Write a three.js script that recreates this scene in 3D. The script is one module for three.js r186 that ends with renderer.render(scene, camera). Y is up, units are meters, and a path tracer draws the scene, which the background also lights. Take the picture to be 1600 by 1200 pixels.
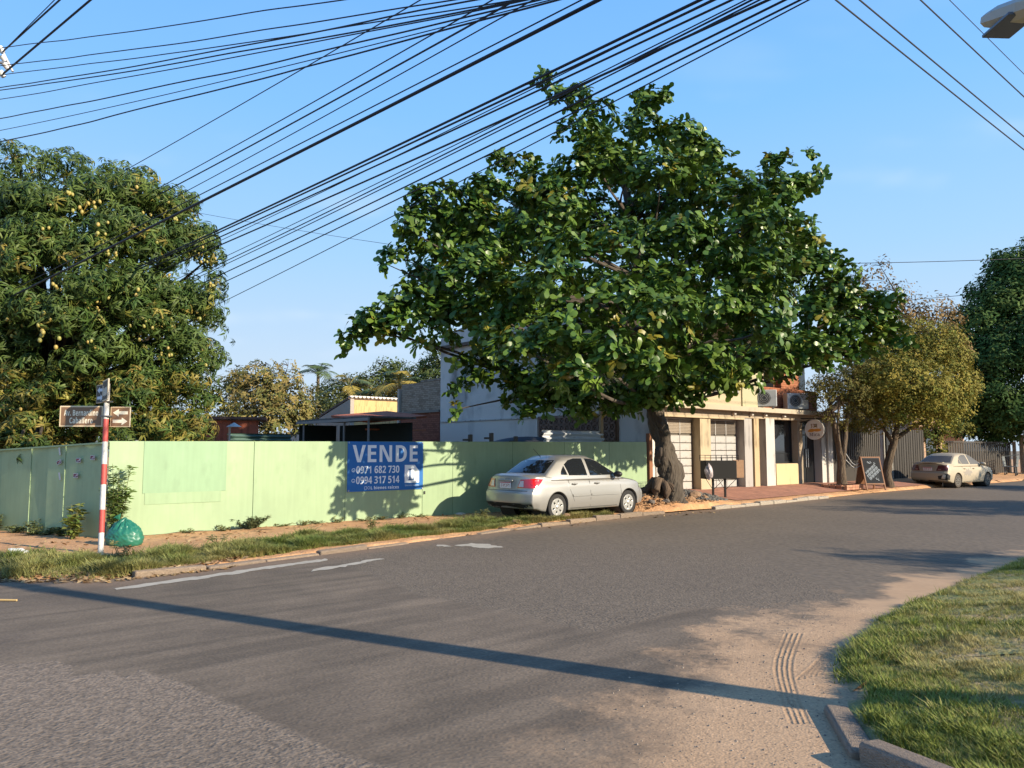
import * as THREE from 'three';
import { mergeGeometries, mergeVertices } from 'three/addons/utils/BufferGeometryUtils.js';
import { RoundedBoxGeometry } from 'three/addons/geometries/RoundedBoxGeometry.js';
import { MeshBVH, acceleratedRaycast } from 'three-mesh-bvh';
import { TessellateModifier } from 'three/addons/modifiers/TessellateModifier.js';

// ---------------------------------------------------------------- camera, sky, sun, exposure
const scene = new THREE.Scene();
const FPX = 1202, EYE = 1.65, PITCH = Math.atan(102 / 1202);
const camera = new THREE.PerspectiveCamera(2 * Math.atan(600 / FPX) * 180 / Math.PI, 4 / 3, 0.05, 1500);
camera.position.set(0, EYE, 0);
camera.rotation.set(PITCH, 0, 0);
const renderer = new THREE.WebGLRenderer({ antialias: true });
renderer.toneMapping = THREE.LinearToneMapping;
renderer.toneMappingExposure = 1.68;
renderer.shadowMap.enabled = true;
const SUN_EL = 24 * Math.PI / 180, SUN = new THREE.Vector3(0.877 * Math.cos(SUN_EL), Math.sin(SUN_EL), 0.48 * Math.cos(SUN_EL)).normalize();
const sun = new THREE.DirectionalLight(new THREE.Color().setRGB(1, 0.86, 0.66), 5);
sun.name = 'sun';
sun.position.copy(SUN).multiplyScalar(60).add(new THREE.Vector3(3, 0, -20));
sun.target.position.set(3, 0, -20);
sun.castShadow = true; sun.shadow.mapSize.set(4096, 4096);
Object.assign(sun.shadow.camera, { left: -40, right: 40, top: 30, bottom: -30, near: 1, far: 160 });
scene.add(sun, sun.target);

// seeded random and lattice noise
let seedState = 7;
const seed = (n) => { seedState = n; };
const rnd = () => { seedState = (seedState + 0x6d2b79f5) | 0; let t = Math.imul(seedState ^ (seedState >>> 15), 1 | seedState); t = (t + Math.imul(t ^ (t >>> 7), 61 | t)) ^ t; return ((t ^ (t >>> 14)) >>> 0) / 4294967296; };
const rr = (a, b) => a + (b - a) * rnd();
const LAT = new Float32Array(65536); seed(11); for (let i = 0; i < 65536; i++) LAT[i] = rnd();
function vn(x, y, p = 256) {
  const fx = Math.floor(x), fy = Math.floor(y); let u = x - fx, v = y - fy; u = u * u * (3 - 2 * u); v = v * v * (3 - 2 * v);
  const x0 = ((fx % p) + p) % p, y0 = ((fy % p) + p) % p, x1 = (x0 + 1) % p, y1 = (y0 + 1) % p;
  const a = LAT[y0 * 256 + x0], b = LAT[y0 * 256 + x1], c = LAT[y1 * 256 + x0], d = LAT[y1 * 256 + x1];
  return a + (b - a) * u + (c - a + (a - b - c + d) * u) * v;
}
const fbm = (x, y, o = 4, p = 256) => { let s = 0, a = 0.5, t = 0; for (let i = 0; i < o; i++) { s += a * vn(x, y, p); t += a; a *= 0.5; x *= 2; y *= 2; p = Math.min(256, p * 2); } return s / t; };
const clamp = (x, a = 0, b = 1) => Math.min(b, Math.max(a, x)), ss = (a, b, x) => { const t = clamp((x - a) / (b - a)); return t * t * (3 - 2 * t); }, lerp = (a, b, t) => a + (b - a) * t;
const mix3 = (a, b, t) => [lerp(a[0], b[0], t), lerp(a[1], b[1], t), lerp(a[2], b[2], t)];
const toS = (c) => { c = clamp(c); return 255 * (c <= 0.0031308 ? 12.92 * c : 1.055 * Math.pow(c, 1 / 2.4) - 0.055); };

// clear late-afternoon sky: blue by height, paler near the horizon, faint high wisps
{
  const Wd = 1024, Hd = 512, data = new Float32Array(Wd * Hd * 4);
  const stops = [[0, [0.40, 0.475, 0.55]], [6, [0.36, 0.465, 0.58]], [14, [0.245, 0.415, 0.62]], [24, [0.155, 0.35, 0.665]], [36, [0.105, 0.28, 0.65]], [60, [0.062, 0.18, 0.47]], [90, [0.045, 0.13, 0.35]]];
  for (let r = 0; r < Hd; r++) {
    const el = ((r + 0.5) / Hd - 0.5) * 180, e = Math.max(0, el); let k = 0; while (k < stops.length - 2 && e > stops[k + 1][0]) k++;
    const base = mix3(stops[k][1], stops[k + 1][1], clamp((e - stops[k][0]) / (stops[k + 1][0] - stops[k][0])));
    for (let c = 0; c < Wd; c++) {
      const az = ((c + 0.5) / Wd - 0.5) * 2 * Math.PI, ce = Math.cos(el * Math.PI / 180), x = Math.cos(az) * ce, y = Math.sin(el * Math.PI / 180), z = Math.sin(az) * ce;
      const cs = x * SUN.x + y * SUN.y + z * SUN.z, warm = Math.pow(clamp(cs * 0.5 + 0.5), 6) * 0.35;
      const q = 1 / (y + 0.12), wisp = ss(0.6, 0.86, fbm(x * q * 2.2 + 40, z * q * 5 + 9, 5)) * ss(2, 9, el) * (1 - ss(16, 34, el)) * 0.16;
      let col = mix3(base, [0.66, 0.68, 0.72], wisp); col = [col[0] * (1 + warm * 1.2), col[1] * (1 + warm * 0.9), col[2] * (1 + warm * 0.5)];
      const o = (r * Wd + c) * 4; data[o] = col[0]; data[o + 1] = col[1]; data[o + 2] = col[2]; data[o + 3] = 1;
    }
  }
  const t = new THREE.DataTexture(data, Wd, Hd, THREE.RGBAFormat, THREE.FloatType);
  t.mapping = THREE.EquirectangularReflectionMapping; t.magFilter = THREE.LinearFilter; t.needsUpdate = true;
  scene.background = t; scene.environment = t;
}

// ---------------------------------------------------------------- helpers
// photo pixel -> direction; a distance along the view, the ground or a wall makes it a point
const CP = Math.cos(PITCH), SP = Math.sin(PITCH);
const ray = (u, v) => { const x = (u - 800) / FPX, y = -(v - 600) / FPX; return [x, y * CP + SP, CP - y * SP]; };
const at = (u, v, d) => { const r = ray(u, v), t = d / r[2]; return new THREE.Vector3(r[0] * t, EYE + r[1] * t, -d); };
const gnd = (u, v, y = 0) => { const r = ray(u, v), t = (y - EYE) / r[1]; return new THREE.Vector3(r[0] * t, y, -r[2] * t); };
const project = (p) => { const y = p.y - EYE, d = -p.z, Y = y * CP - d * SP, Z = y * SP + d * CP; return [800 + FPX * p.x / Z, 600 - FPX * Y / Z]; };
// street frame: s runs along the fence and the shop front, w from it out to the road
const TX = 0.758, TD = 0.652, OX = -7.36, OD = 14.05, TH = Math.atan2(TD, TX);
const W = (s, y, w) => new THREE.Vector3(OX + s * TX + w * TD, y, -(OD + s * TD - w * TX));
const toSW = (x, d) => { const a = x - OX, b = d - OD; return [a * TX + b * TD, a * TD - b * TX]; };
const used = new Map();
const numbered = (n) => { const k = used.get(n) || 0; used.set(n, k + 1); return k ? n + '_' + String(k).padStart(3, '0') : n; };
const tag = (o, label, category, group, kind) => { if (label) o.userData.label = label; if (category) o.userData.category = category; if (group) o.userData.group = group; if (kind) o.userData.kind = kind; return o; };
const shade = (o) => { o.castShadow = true; o.receiveShadow = true; return o; };
function thing(name, label, category, pos, turn = 0, group) {
  const o = new THREE.Group(); o.name = numbered(name); o.position.copy(pos); o.rotation.y = turn; scene.add(o); return tag(o, label, category, group);
}
function part(parent, name, geo, mat, p, r) {
  const m = shade(new THREE.Mesh(geo, mat)); m.name = name; if (p) m.position.set(...p); if (r) m.rotation.set(...r); parent.add(m); return m;
}
function single(name, geo, mat, label, category, group, kind) {
  const m = shade(new THREE.Mesh(geo, mat)); m.name = numbered(name); scene.add(m); return tag(m, label, category, group, kind);
}
const struct = (name, geo, mat) => single(name, geo, mat, null, null, null, 'structure');
const box = (w, h, d, x = 0, y = 0, z = 0) => new THREE.BoxGeometry(w, h, d).translate(x, y, z);
const rbox = (w, h, d, r = 0.01, x = 0, y = 0, z = 0) => new RoundedBoxGeometry(w, h, d, 2, Math.min(r, w / 2.01, h / 2.01, d / 2.01)).translate(x, y, z);
const cyl = (r1, r2, h, n = 12) => new THREE.CylinderGeometry(r1, r2, h, n);
const V3 = (x, y, z) => new THREE.Vector3(x, y, z);
const merged = (list) => { list = list.map((g) => { g = g.index ? g.toNonIndexed() : g; for (const k of Object.keys(g.attributes)) if (!['position', 'normal', 'uv'].includes(k)) g.deleteAttribute(k); if (!g.attributes.uv) g.setAttribute('uv', new THREE.BufferAttribute(new Float32Array(g.attributes.position.count * 2), 2)); return g; }); return mergeGeometries(list); };
// bar between two points
function bar(a, b, r, n = 6, r2 = r) {
  const d = b.clone().sub(a), g = new THREE.CylinderGeometry(r2, r, d.length(), n); g.translate(0, d.length() / 2, 0);
  g.applyQuaternion(new THREE.Quaternion().setFromUnitVectors(V3(0, 1, 0), d.normalize())); return g.translate(a.x, a.y, a.z);
}
// tapered, knobbly tube through points with radii
function limb(pts, radii, seg = 8, n = 24, bump = 0, sd = 1) {
  const c = new THREE.CatmullRomCurve3(pts), pos = [], idx = [], uv = [], fr = c.computeFrenetFrames(n, false); let len = 0, prev = null;
  for (let i = 0; i <= n; i++) {
    const t = i / n, p = c.getPoint(t), f = t * (radii.length - 1), k = Math.min(radii.length - 2, Math.floor(f)), r = lerp(radii[k], radii[k + 1], f - k);
    if (prev) len += p.distanceTo(prev); prev = p;
    for (let j = 0; j <= seg; j++) {
      const a = j / seg * 2 * Math.PI, ca = Math.cos(a), sa = Math.sin(a), R = r * (1 + bump * (fbm(ca * 1.5 + sd * 7 + 20, sa * 1.5 + len * 2.2 + 30, 4) - 0.5) * 2);
      pos.push(p.x + R * (ca * fr.normals[Math.min(i, n)].x + sa * fr.binormals[i].x), p.y + R * (ca * fr.normals[i].y + sa * fr.binormals[i].y), p.z + R * (ca * fr.normals[i].z + sa * fr.binormals[i].z));
      uv.push(j / seg * Math.max(0.3, 6.28 * r), len);
      if (i < n && j < seg) { const o = i * (seg + 1) + j; idx.push(o, o + seg + 1, o + 1, o + 1, o + seg + 1, o + seg + 2); }
    }
  }
  const g = new THREE.BufferGeometry(); g.setAttribute('position', new THREE.Float32BufferAttribute(pos, 3)); g.setAttribute('uv', new THREE.Float32BufferAttribute(uv, 2)); g.setIndex(idx); g.computeVertexNormals(); return g;
}
// flat polygon in world x, depth -> sheet, tessellated, lifted by height(x, d); uv in metres
function sheet(poly, edge, height) {
  let g = new THREE.ShapeGeometry(new THREE.Shape(poly.map(([x, d]) => new THREE.Vector2(x, d))));
  if (edge) g = new TessellateModifier(edge, 9).modify(g.toNonIndexed());
  g.deleteAttribute('normal'); g.deleteAttribute('uv'); g = mergeVertices(g, 1e-4);
  const p = g.attributes.position, uv = [];
  for (let i = 0; i < p.count; i++) { const x = p.getX(i), d = p.getY(i); uv.push(x, d); p.setXYZ(i, x, height ? height(x, d) : 0, -d); }
  g.setAttribute('uv', new THREE.Float32BufferAttribute(uv, 2)); g.computeVertexNormals();
  const nrm = g.attributes.normal; let up = 0; for (let i = 0; i < nrm.count; i += 7) up += nrm.getY(i);
  if (up < 0) { const ix = g.index.array; for (let i = 0; i < ix.length; i += 3) { const t = ix[i]; ix[i] = ix[i + 1]; ix[i + 1] = t; } g.computeVertexNormals(); }
  return g;
}
function dataTex(w, h, fn, linear) {
  const data = new Uint8Array(w * h * 4);
  for (let j = 0; j < h; j++) for (let i = 0; i < w; i++) { const c = fn((i + 0.5) / w, (j + 0.5) / h), o = (j * w + i) * 4; if (linear) data[o] = data[o + 1] = data[o + 2] = clamp(c) * 255; else { data[o] = toS(c[0]); data[o + 1] = toS(c[1]); data[o + 2] = toS(c[2]); } data[o + 3] = 255; }
  const t = new THREE.DataTexture(data, w, h); t.magFilter = THREE.LinearFilter; t.wrapS = t.wrapT = THREE.RepeatWrapping; if (!linear) t.colorSpace = THREE.SRGBColorSpace; t.needsUpdate = true; return t;
}
const rep = (t, x, y = x) => { const c = t.clone(); c.repeat.set(x, y); c.needsUpdate = true; return c; };
const lin = (r, g, b) => new THREE.Color().setRGB(r, g, b);
const mat = (c, rough = 0.8, o = {}) => new THREE.MeshStandardMaterial({ color: Array.isArray(c) ? lin(...c) : c, roughness: rough, ...o });
const phys = (c, rough, o = {}) => new THREE.MeshPhysicalMaterial({ color: Array.isArray(c) ? lin(...c) : c, roughness: rough, ...o });

// shared textures (tileable): mottled tint around white, and relief
const tMottle = dataTex(512, 512, (u, v) => { const a = fbm(u * 8, v * 8, 6, 8), b = fbm(u * 32 + 5, v * 32, 3, 32), k = 0.72 + 0.36 * a + 0.16 * (b - 0.5); return [k, k * 0.99, k * 0.97]; });
const tStain = dataTex(512, 512, (u, v) => { const st = fbm(u * 24, v * 3, 5, 8), a = fbm(u * 6 + 3, v * 6, 5, 8), k = 1 - 0.5 * ss(0.5, 0.78, st * 0.6 + a * 0.4) - 0.1 * (a - 0.5); return [k, k * 0.985, k * 0.96]; });
const tGrain = dataTex(512, 512, (u, v) => fbm(u * 64, v * 64, 3, 64) * 0.7 + 0.3 * fbm(u * 8, v * 8, 3, 8), true);
const tBark = dataTex(512, 512, (u, v) => { const a = fbm(u * 16 + 2 * fbm(u * 4, v * 4, 3, 4), v * 5, 5, 8), k = 0.45 + 0.9 * a; return [k, k * 0.96, k * 0.9]; });
const tBarkB = dataTex(512, 512, (u, v) => fbm(u * 16 + 2 * fbm(u * 4, v * 4, 3, 4), v * 5, 5, 8), true);
const tWood = dataTex(256, 512, (u, v) => { const k = 0.75 + 0.5 * (fbm(u * 32, v * 2, 4, 32) - 0.5); return [k, k * 0.96, k * 0.9]; });

// ---------------------------------------------------------------- ground, road, verge, island
const KERB = [[-60, 35.8], [-20, 16.2], [-11, 11.7], [-8, 10.25], [-6.46, 9.88], [-5.06, 9.98], [-4.33, 10.6], [-3.81, 11.35], [-2.37, 13.05], [0, 16.05], [1.12, 17.2], [3.56, 19.75], [5.41, 21.3], [7.79, 23.5], [10.5, 26.2], [13.15, 28.9], [17.67, 32.9], [26.5, 40.3], [60, 69.2]];
const EDGE = [[60, 56.8], [11, 14.7], [7.79, 11.89], [5.71, 9.98], [4.09, 8.36], [3.22, 7.33], [2.69, 6.63], [2.38, 5.9], [2.2, 5.3], [1.94, 4.81], [1.86, 4.3], [2.1, 3.6], [2.9, 2.5], [4.6, 1.1], [8, -1], [30, -14]];
function distLine(x, d, L) {
  let best = 1e9;
  for (let i = 0; i < L.length - 1; i++) { const ax = L[i][0], ay = L[i][1], bx = L[i + 1][0] - ax, by = L[i + 1][1] - ay, t = clamp(((x - ax) * bx + (d - ay) * by) / (bx * bx + by * by)), ex = x - ax - bx * t, ey = d - ay - by * t, q = ex * ex + ey * ey; if (q < best) best = q; }
  return Math.sqrt(best);
}
const curve = (pts, x) => { if (x <= pts[0][0]) return pts[0][1]; for (let i = 1; i < pts.length; i++) if (x <= pts[i][0]) return lerp(pts[i - 1][1], pts[i][1], (x - pts[i - 1][0]) / (pts[i][0] - pts[i - 1][0])); return pts[pts.length - 1][1]; };
const SEAM_A = [[-8, 6.5], [-4, 6.1], [-3.04, 6.2], [-2.33, 5.6], [-0.85, 4.28], [-0.3, 3.9], [0.2, 2.5]], SEAM_B = [[-6, 15.5], [-2.6, 11.6], [-1.07, 8.9], [-0.29, 8.2], [0.77, 7.16], [1.08, 7.4], [1.83, 8.2], [2.7, 8.1], [6, 10]];
const TRACKS = []; for (let k = 0; k < 4; k++) TRACKS.push([[1228 + 8 * k, 990], [1212 + 8 * k, 1036], [1219 + 8 * k, 1081], [1236 + 9 * k, 1130]].map(([u, v]) => { const p = gnd(u, v); return [p.x, -p.z]; }));
for (let k = 0; k < 5; k++) TRACKS.push([[1245 + 9 * k, 1062 - 2 * k], [1270 + 7 * k, 1040 - 3 * k], [1285 + 5 * k, 1022 - 3 * k]].map(([u, v]) => { const p = gnd(u, v); return [p.x, -p.z]; }));
for (let k = 0; k < 3; k++) TRACKS.push([[940 + 7 * k, 1136], [946 + 7 * k, 1160], [956 + 7 * k, 1186]].map(([u, v]) => { const p = gnd(u, v); return [p.x, -p.z]; }));
for (let i = 0; i < TRACKS.length; i++) TRACKS[i] = new THREE.SplineCurve(TRACKS[i].map(([x, y]) => new THREE.Vector2(x, y))).getPoints(10).map((p) => [p.x, p.y]);
// what the road is made of at a place: colour and relief
const roadSlow = (x, d) => [fbm(x * 0.35 + 60, d * 0.35 + 20, 4), fbm(x * 2.1, d * 2.1 + 50, 4), (fbm(x * 1.3 + 9, d * 1.3, 4) - 0.5) * 0.7 + (fbm(x * 9, d * 9, 2) - 0.5) * 0.16, fbm((x * TX + d * TD) * 0.6, (x * TD - d * TX) * 6 + 30, 4), distLine(x, d, KERB), distLine(x, d, EDGE), fbm(x * 1.7 + 4, d * 1.7, 4)];
function roadAt(x, d, fine, [big, mid, wob, streak, kd, e, drift]) {
  const g1 = fine ? vn(x * 62 + 3, d * 62) : 0.5 + (vn(x * 25, d * 25) - 0.5) * 0.6, g2 = vn(x * 23 + 70, d * 23), g3 = fine ? vn(x * 131, d * 131 + 8) : 0.5;
  const a = ss(0.05, -0.05, d - curve(SEAM_A, x) + wob * (x < -2.8 ? 1.8 : 0.22)), b = ss(-0.08, 0.12, d - curve(SEAM_B, x) + wob * 0.25);
  const oil = ss(0.56, 0.74, fbm(x * 0.8 + 17, d * 0.8 + 3, 3) * 0.6 + streak * 0.4); let col = mix3([0.092, 0.069, 0.047], [0.168, 0.126, 0.086], clamp((streak - 0.5) * 1.5 + 0.42 + (mid - 0.5) * 0.9)); col = [col[0] * (1 - 0.3 * oil), col[1] * (1 - 0.3 * oil), col[2] * (1 - 0.28 * oil)]; col = mix3(col, [col[0] * (0.6 + 0.8 * g1), col[1] * (0.6 + 0.8 * g1), col[2] * (0.6 + 0.8 * g1)], fine ? 0.45 : 0.2); let h = 0.45 + (g1 - 0.5) * 0.24 + (mid - 0.5) * 0.3 + (streak - 0.5) * 0.3;
  const coarse = Math.max(a, b * 0.9), peb = (g1 - 0.5) * 0.95 + (g2 - 0.5) * 0.4 + (g3 - 0.5) * 0.45;
  const cc = mix3([0.124, 0.095, 0.066], [0.168, 0.127, 0.09], a * (0.55 + 0.6 * big)), k = 1 + peb * (fine ? 0.72 : 0.65);
  col = mix3(col, [cc[0] * k, cc[1] * k, cc[2] * k], coarse); h = lerp(h, 0.5 + peb * 0.5 + 0.06, coarse);
  const kk = 0.86 + 0.3 * big + 0.16 * (g3 - 0.5); col = [col[0] * kk, col[1] * kk, col[2] * kk];
  if (x > -3 && x < 9 && d < 13.5) {   // sand washed out along the island
    const reach = d < 6 ? lerp(2.6, 1.35, clamp((d - 3.6) / 2.4)) : lerp(1.35, 0.5, clamp((d - 6) / 6));
    const s0 = clamp(1 - (e + (drift - 0.5) * 1.5 + (g2 - 0.5) * 0.25) / reach), s = ss(0.05, 0.62, s0) * (0.62 + 0.38 * ss(0.35, 0.6, mid + s0 * 0.3));
    const sc = mix3([0.37, 0.23, 0.125], [0.45, 0.295, 0.17], mid), grit = g1 * 0.5 + g3 * 0.5; let q = 1 + (g3 - 0.5) * 0.3 + (g1 - 0.5) * 0.18;
    if (fine && grit < 0.2) q *= 0.5; if (fine && grit > 0.83) q *= 1.3;
    col = mix3(col, [sc[0] * q, sc[1] * q, sc[2] * q], s * 0.95); h = lerp(h, 0.55 + (mid - 0.5) * 0.5 + (g3 - 0.5) * 0.25, s);
    if (fine && s > 0.1) for (const T of TRACKS) { const t0 = T[0], t1 = T[T.length - 1]; if (x < Math.min(t0[0], t1[0]) - 0.3 || x > Math.max(t0[0], t1[0]) + 0.3 || d < Math.min(t0[1], t1[1]) - 0.2 || d > Math.max(t0[1], t1[1]) + 0.2) continue; const g = distLine(x, d, T), m = Math.exp(-((g / 0.011) ** 2)) * s * ss(0.25, 0.6, g2 * 0.5 + drift * 0.6); h -= 0.3 * m * (0.4 + mid); h += 0.14 * Math.exp(-(((g - 0.02) / 0.009) ** 2)) * s; col = mix3(col, [col[0] * 0.8, col[1] * 0.78, col[2] * 0.76], m); }
  }
  const du = ss(0.9, 0.05, kd + (mid - 0.5) * 0.8) * 0.7; col = mix3(col, [0.24, 0.15, 0.09], du * (0.5 + 0.5 * g2));
  return [col, h];
}
function roadTex(x0, d0, w, n, fine) {
  const hs = new Float32Array(n * n), m = n / 4, F = 7, slow = new Float32Array((m + 1) * (m + 1) * F), f8 = new Float32Array(F);
  for (let j = 0; j <= m; j++) for (let i = 0; i <= m; i++) slow.set(roadSlow(x0 + i / m * w, d0 + j / m * w), (j * (m + 1) + i) * F);
  const look = (u, v) => { const a = u * m, b = v * m, i = Math.min(m - 1, Math.floor(a)), j = Math.min(m - 1, Math.floor(b)), p = a - i, q = b - j, o = (j * (m + 1) + i) * F, r = o + (m + 1) * F; for (let k = 0; k < F; k++) f8[k] = (slow[o + k] * (1 - p) + slow[o + F + k] * p) * (1 - q) + (slow[r + k] * (1 - p) + slow[r + F + k] * p) * q; return f8; };
  const map = dataTex(n, n, (u, v) => { const q = roadAt(x0 + u * w, d0 + v * w, fine, look(u, v)); hs[Math.min(n - 1, Math.floor(v * n)) * n + Math.min(n - 1, Math.floor(u * n))] = q[1]; return q[0]; });
  const bump = dataTex(n, n, (u, v) => hs[Math.min(n - 1, Math.floor(v * n)) * n + Math.min(n - 1, Math.floor(u * n))], true);
  for (const t of [map, bump]) { t.repeat.set(1 / w, 1 / w); t.offset.set(-x0 / w, -d0 / w); }
  return mat([1, 1, 1], 0.93, { map, bumpMap: bump, bumpScale: fine ? 0.011 : 0.018 });
}
const rect = (x0, x1, d0, d1) => sheet([[x0, d0], [x1, d0], [x1, d1], [x0, d1]]);
const N1 = [-6.5, 3.0, 10.24], N2 = [-14, 2.0, 34];
const mNear = roadTex(...N1, 2048, true), mMid = roadTex(...N2, 1280, false);
const tFar = dataTex(512, 512, (u, v) => { const k = 0.8 + 0.4 * fbm(u * 8, v * 8, 6, 8); return [0.11 * k, 0.085 * k, 0.06 * k]; }), mFar = mat([1, 1, 1], 0.93, { map: rep(tFar, 1 / 6) });
struct('ground', sheet([[-700, -700], [700, -700], [700, 700], [-700, 700]]).translate(0, -0.05, 0), mat([0.16, 0.12, 0.07], 1));
struct('road', rect(N1[0], N1[0] + N1[2], N1[1], N1[1] + N1[2]), mNear);
{ const [a, b, w] = N1, [A, B, Wd] = N2; struct('road', merged([rect(A, a, B, B + Wd), rect(a + w, A + Wd, B, B + Wd), rect(a, a + w, B, b), rect(a, a + w, b + w, B + Wd)]), mMid);
  struct('road', merged([rect(-120, A, -60, 90), rect(A + Wd, 140, -60, 160), rect(A, A + Wd, -60, B), rect(A, A + Wd, B + Wd, 90)]), mFar); }
// worn paint on the road
const tPaint = mat([0.42, 0.38, 0.31], 0.9, { map: rep(tMottle, 1.5) });
function worn(name, px, sd) { seed(sd); const pts = []; for (const [u, v] of px) { const p = gnd(u, v); pts.push([p.x, -p.z]); }
  const out = []; for (let i = 0; i < pts.length; i++) { const a = pts[i], b = pts[(i + 1) % pts.length], n = Math.max(2, Math.ceil(Math.hypot(b[0] - a[0], b[1] - a[1]) / 0.1)); for (let k = 0; k < n; k++) out.push([lerp(a[0], b[0], k / n) + rr(-0.03, 0.03), lerp(a[1], b[1], k / n) + rr(-0.05, 0.05)]); }
  struct(name, sheet(out).translate(0, 0.004, 0), tPaint); }
worn('road_marking', [[178, 919], [300, 902], [420, 885], [510, 873], [512, 876], [420, 889], [300, 907], [182, 922]], 3);
worn('road_marking', [[486, 890], [540, 882], [585, 873], [601, 873], [575, 879], [530, 887], [490, 893]], 4);
worn('road_marking', [[708, 853], [735, 849], [760, 850], [788, 855], [765, 857], [748, 857], [735, 854]], 5);
worn('road_marking', [[678, 851], [694, 851], [704, 854], [684, 854]], 6);

// far verge: bare path, dirt and a mound round the tree
const kerbW = (s) => curve([[-3, 3.6], [-0.9, 4.5], [1.1, 4.0], [7, 3.0], [12.2, 2.55], [17.7, 2.5], [25.3, 2.05], [31.3, 2.05], [45, 2.3]], s);
const TREE_S = 13.35, TREE_W = 2.0;
function vergeH(x, d) {
  const [s, w] = toSW(x, d), wk = kerbW(s), n = fbm(x * 1.6 + 5, d * 1.6, 4) - 0.5, rise = ss(14.2, 17.2, s);
  let h = 0.055 + 0.07 * n + 0.02 * (fbm(x * 7, d * 7, 3) - 0.5);
  h = lerp(h, 0.30 - 0.2 * clamp(w / wk) + 0.01 * n, rise * ss(-4, 0, w + 3));
  const q = ((s - TREE_S - 0.2) / 1.35) ** 2 + ((w - TREE_W + 0.35) / 1.1) ** 2; h += 0.46 * Math.exp(-q) * (1 + 0.7 * n);
  h += 0.20 * Math.exp(-(((s - 15.1) / 0.9) ** 2) - (((w - 1.9) / 0.6) ** 2));   // spoil heap
  const e = distLine(x, d, KERB); return h * ss(-0.12, 0.16, e) - 0.03 * ss(0.1, 0, e);
}
const vergePoly = [...KERB.slice(1, -1), [36, 50.5], ...[30, 15, 1].map((s) => { const p = W(s, 0, -1.2); return [p.x, -p.z]; }), [-7.5, 15.2], [-10.5, 16.8], [-20, 21.5]];
const tDirt = dataTex(1024, 1024, (u, v) => { const a = fbm(u * 8, v * 8, 6, 8), b = fbm(u * 40, v * 40, 4, 40), sp = vn(u * 200, v * 200, 200); let c = mix3([0.42, 0.215, 0.095], [0.56, 0.32, 0.155], a * 1.3 - 0.15); const k = 0.75 + 0.5 * b; c = [c[0] * k, c[1] * k, c[2] * k]; if (sp > 0.9) c = mix3(c, [0.5, 0.4, 0.28], 0.5); if (sp < 0.1) c = mix3(c, [0.09, 0.06, 0.04], 0.5); return c; });
const mDirt = mat([1, 1, 1], 1, { map: rep(tDirt, 0.25), bumpMap: rep(tGrain, 0.5), bumpScale: 0.02 });
struct('verge', sheet(vergePoly, 0.3, vergeH), mDirt);
{ const p = (s, w) => { const q = W(s, 0, w); return [q.x, -q.z]; };
  struct('lot_ground', sheet([p(0.6, -0.9), p(140, -0.9), p(140, -120), [-120, 140], [-90, 56], [-10.4, 16.2]]).translate(0, 0.015, 0), mDirt); }
// brick pavement before the shop
const tPave = dataTex(512, 512, (u, v) => { const x = u * 10, y = v * 20, row = Math.floor(y), fx = (x + (row % 2) * 0.5) % 1, fy = y - row, id = vn(Math.floor(x + (row % 2) * 0.5) * 3.7 + 0.5, row * 2.3 + 0.5), gap = fx < 0.05 || fy < 0.1, a = fbm(u * 6, v * 6, 4, 6); const k = (0.75 + 0.4 * id) * (0.75 + 0.5 * a); return gap ? [0.17, 0.11, 0.08] : [0.36 * k, 0.155 * k, 0.095 * k]; });
{ const pos = [], uv = [], idx = [], ns = 64, nw = 10; for (let i = 0; i <= ns; i++) for (let j = 0; j <= nw; j++) { const s = lerp(16.5, 31.5, i / ns), w = lerp(-0.35, kerbW(s) - 0.2, j / nw), p = W(s, 0, w); pos.push(p.x, vergeH(p.x, -p.z) + 0.02, p.z); uv.push(s / 2, w / 2); if (i < ns && j < nw) { const o = i * (nw + 1) + j; idx.push(o, o + 1, o + nw + 1, o + 1, o + nw + 2, o + nw + 1); } }
  const g = new THREE.BufferGeometry(); g.setAttribute('position', new THREE.Float32BufferAttribute(pos, 3)); g.setAttribute('uv', new THREE.Float32BufferAttribute(uv, 2)); g.setIndex(idx); g.computeVertexNormals(); struct('pavement', g, mat([1, 1, 1], 0.95, { map: tPave })); }
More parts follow.
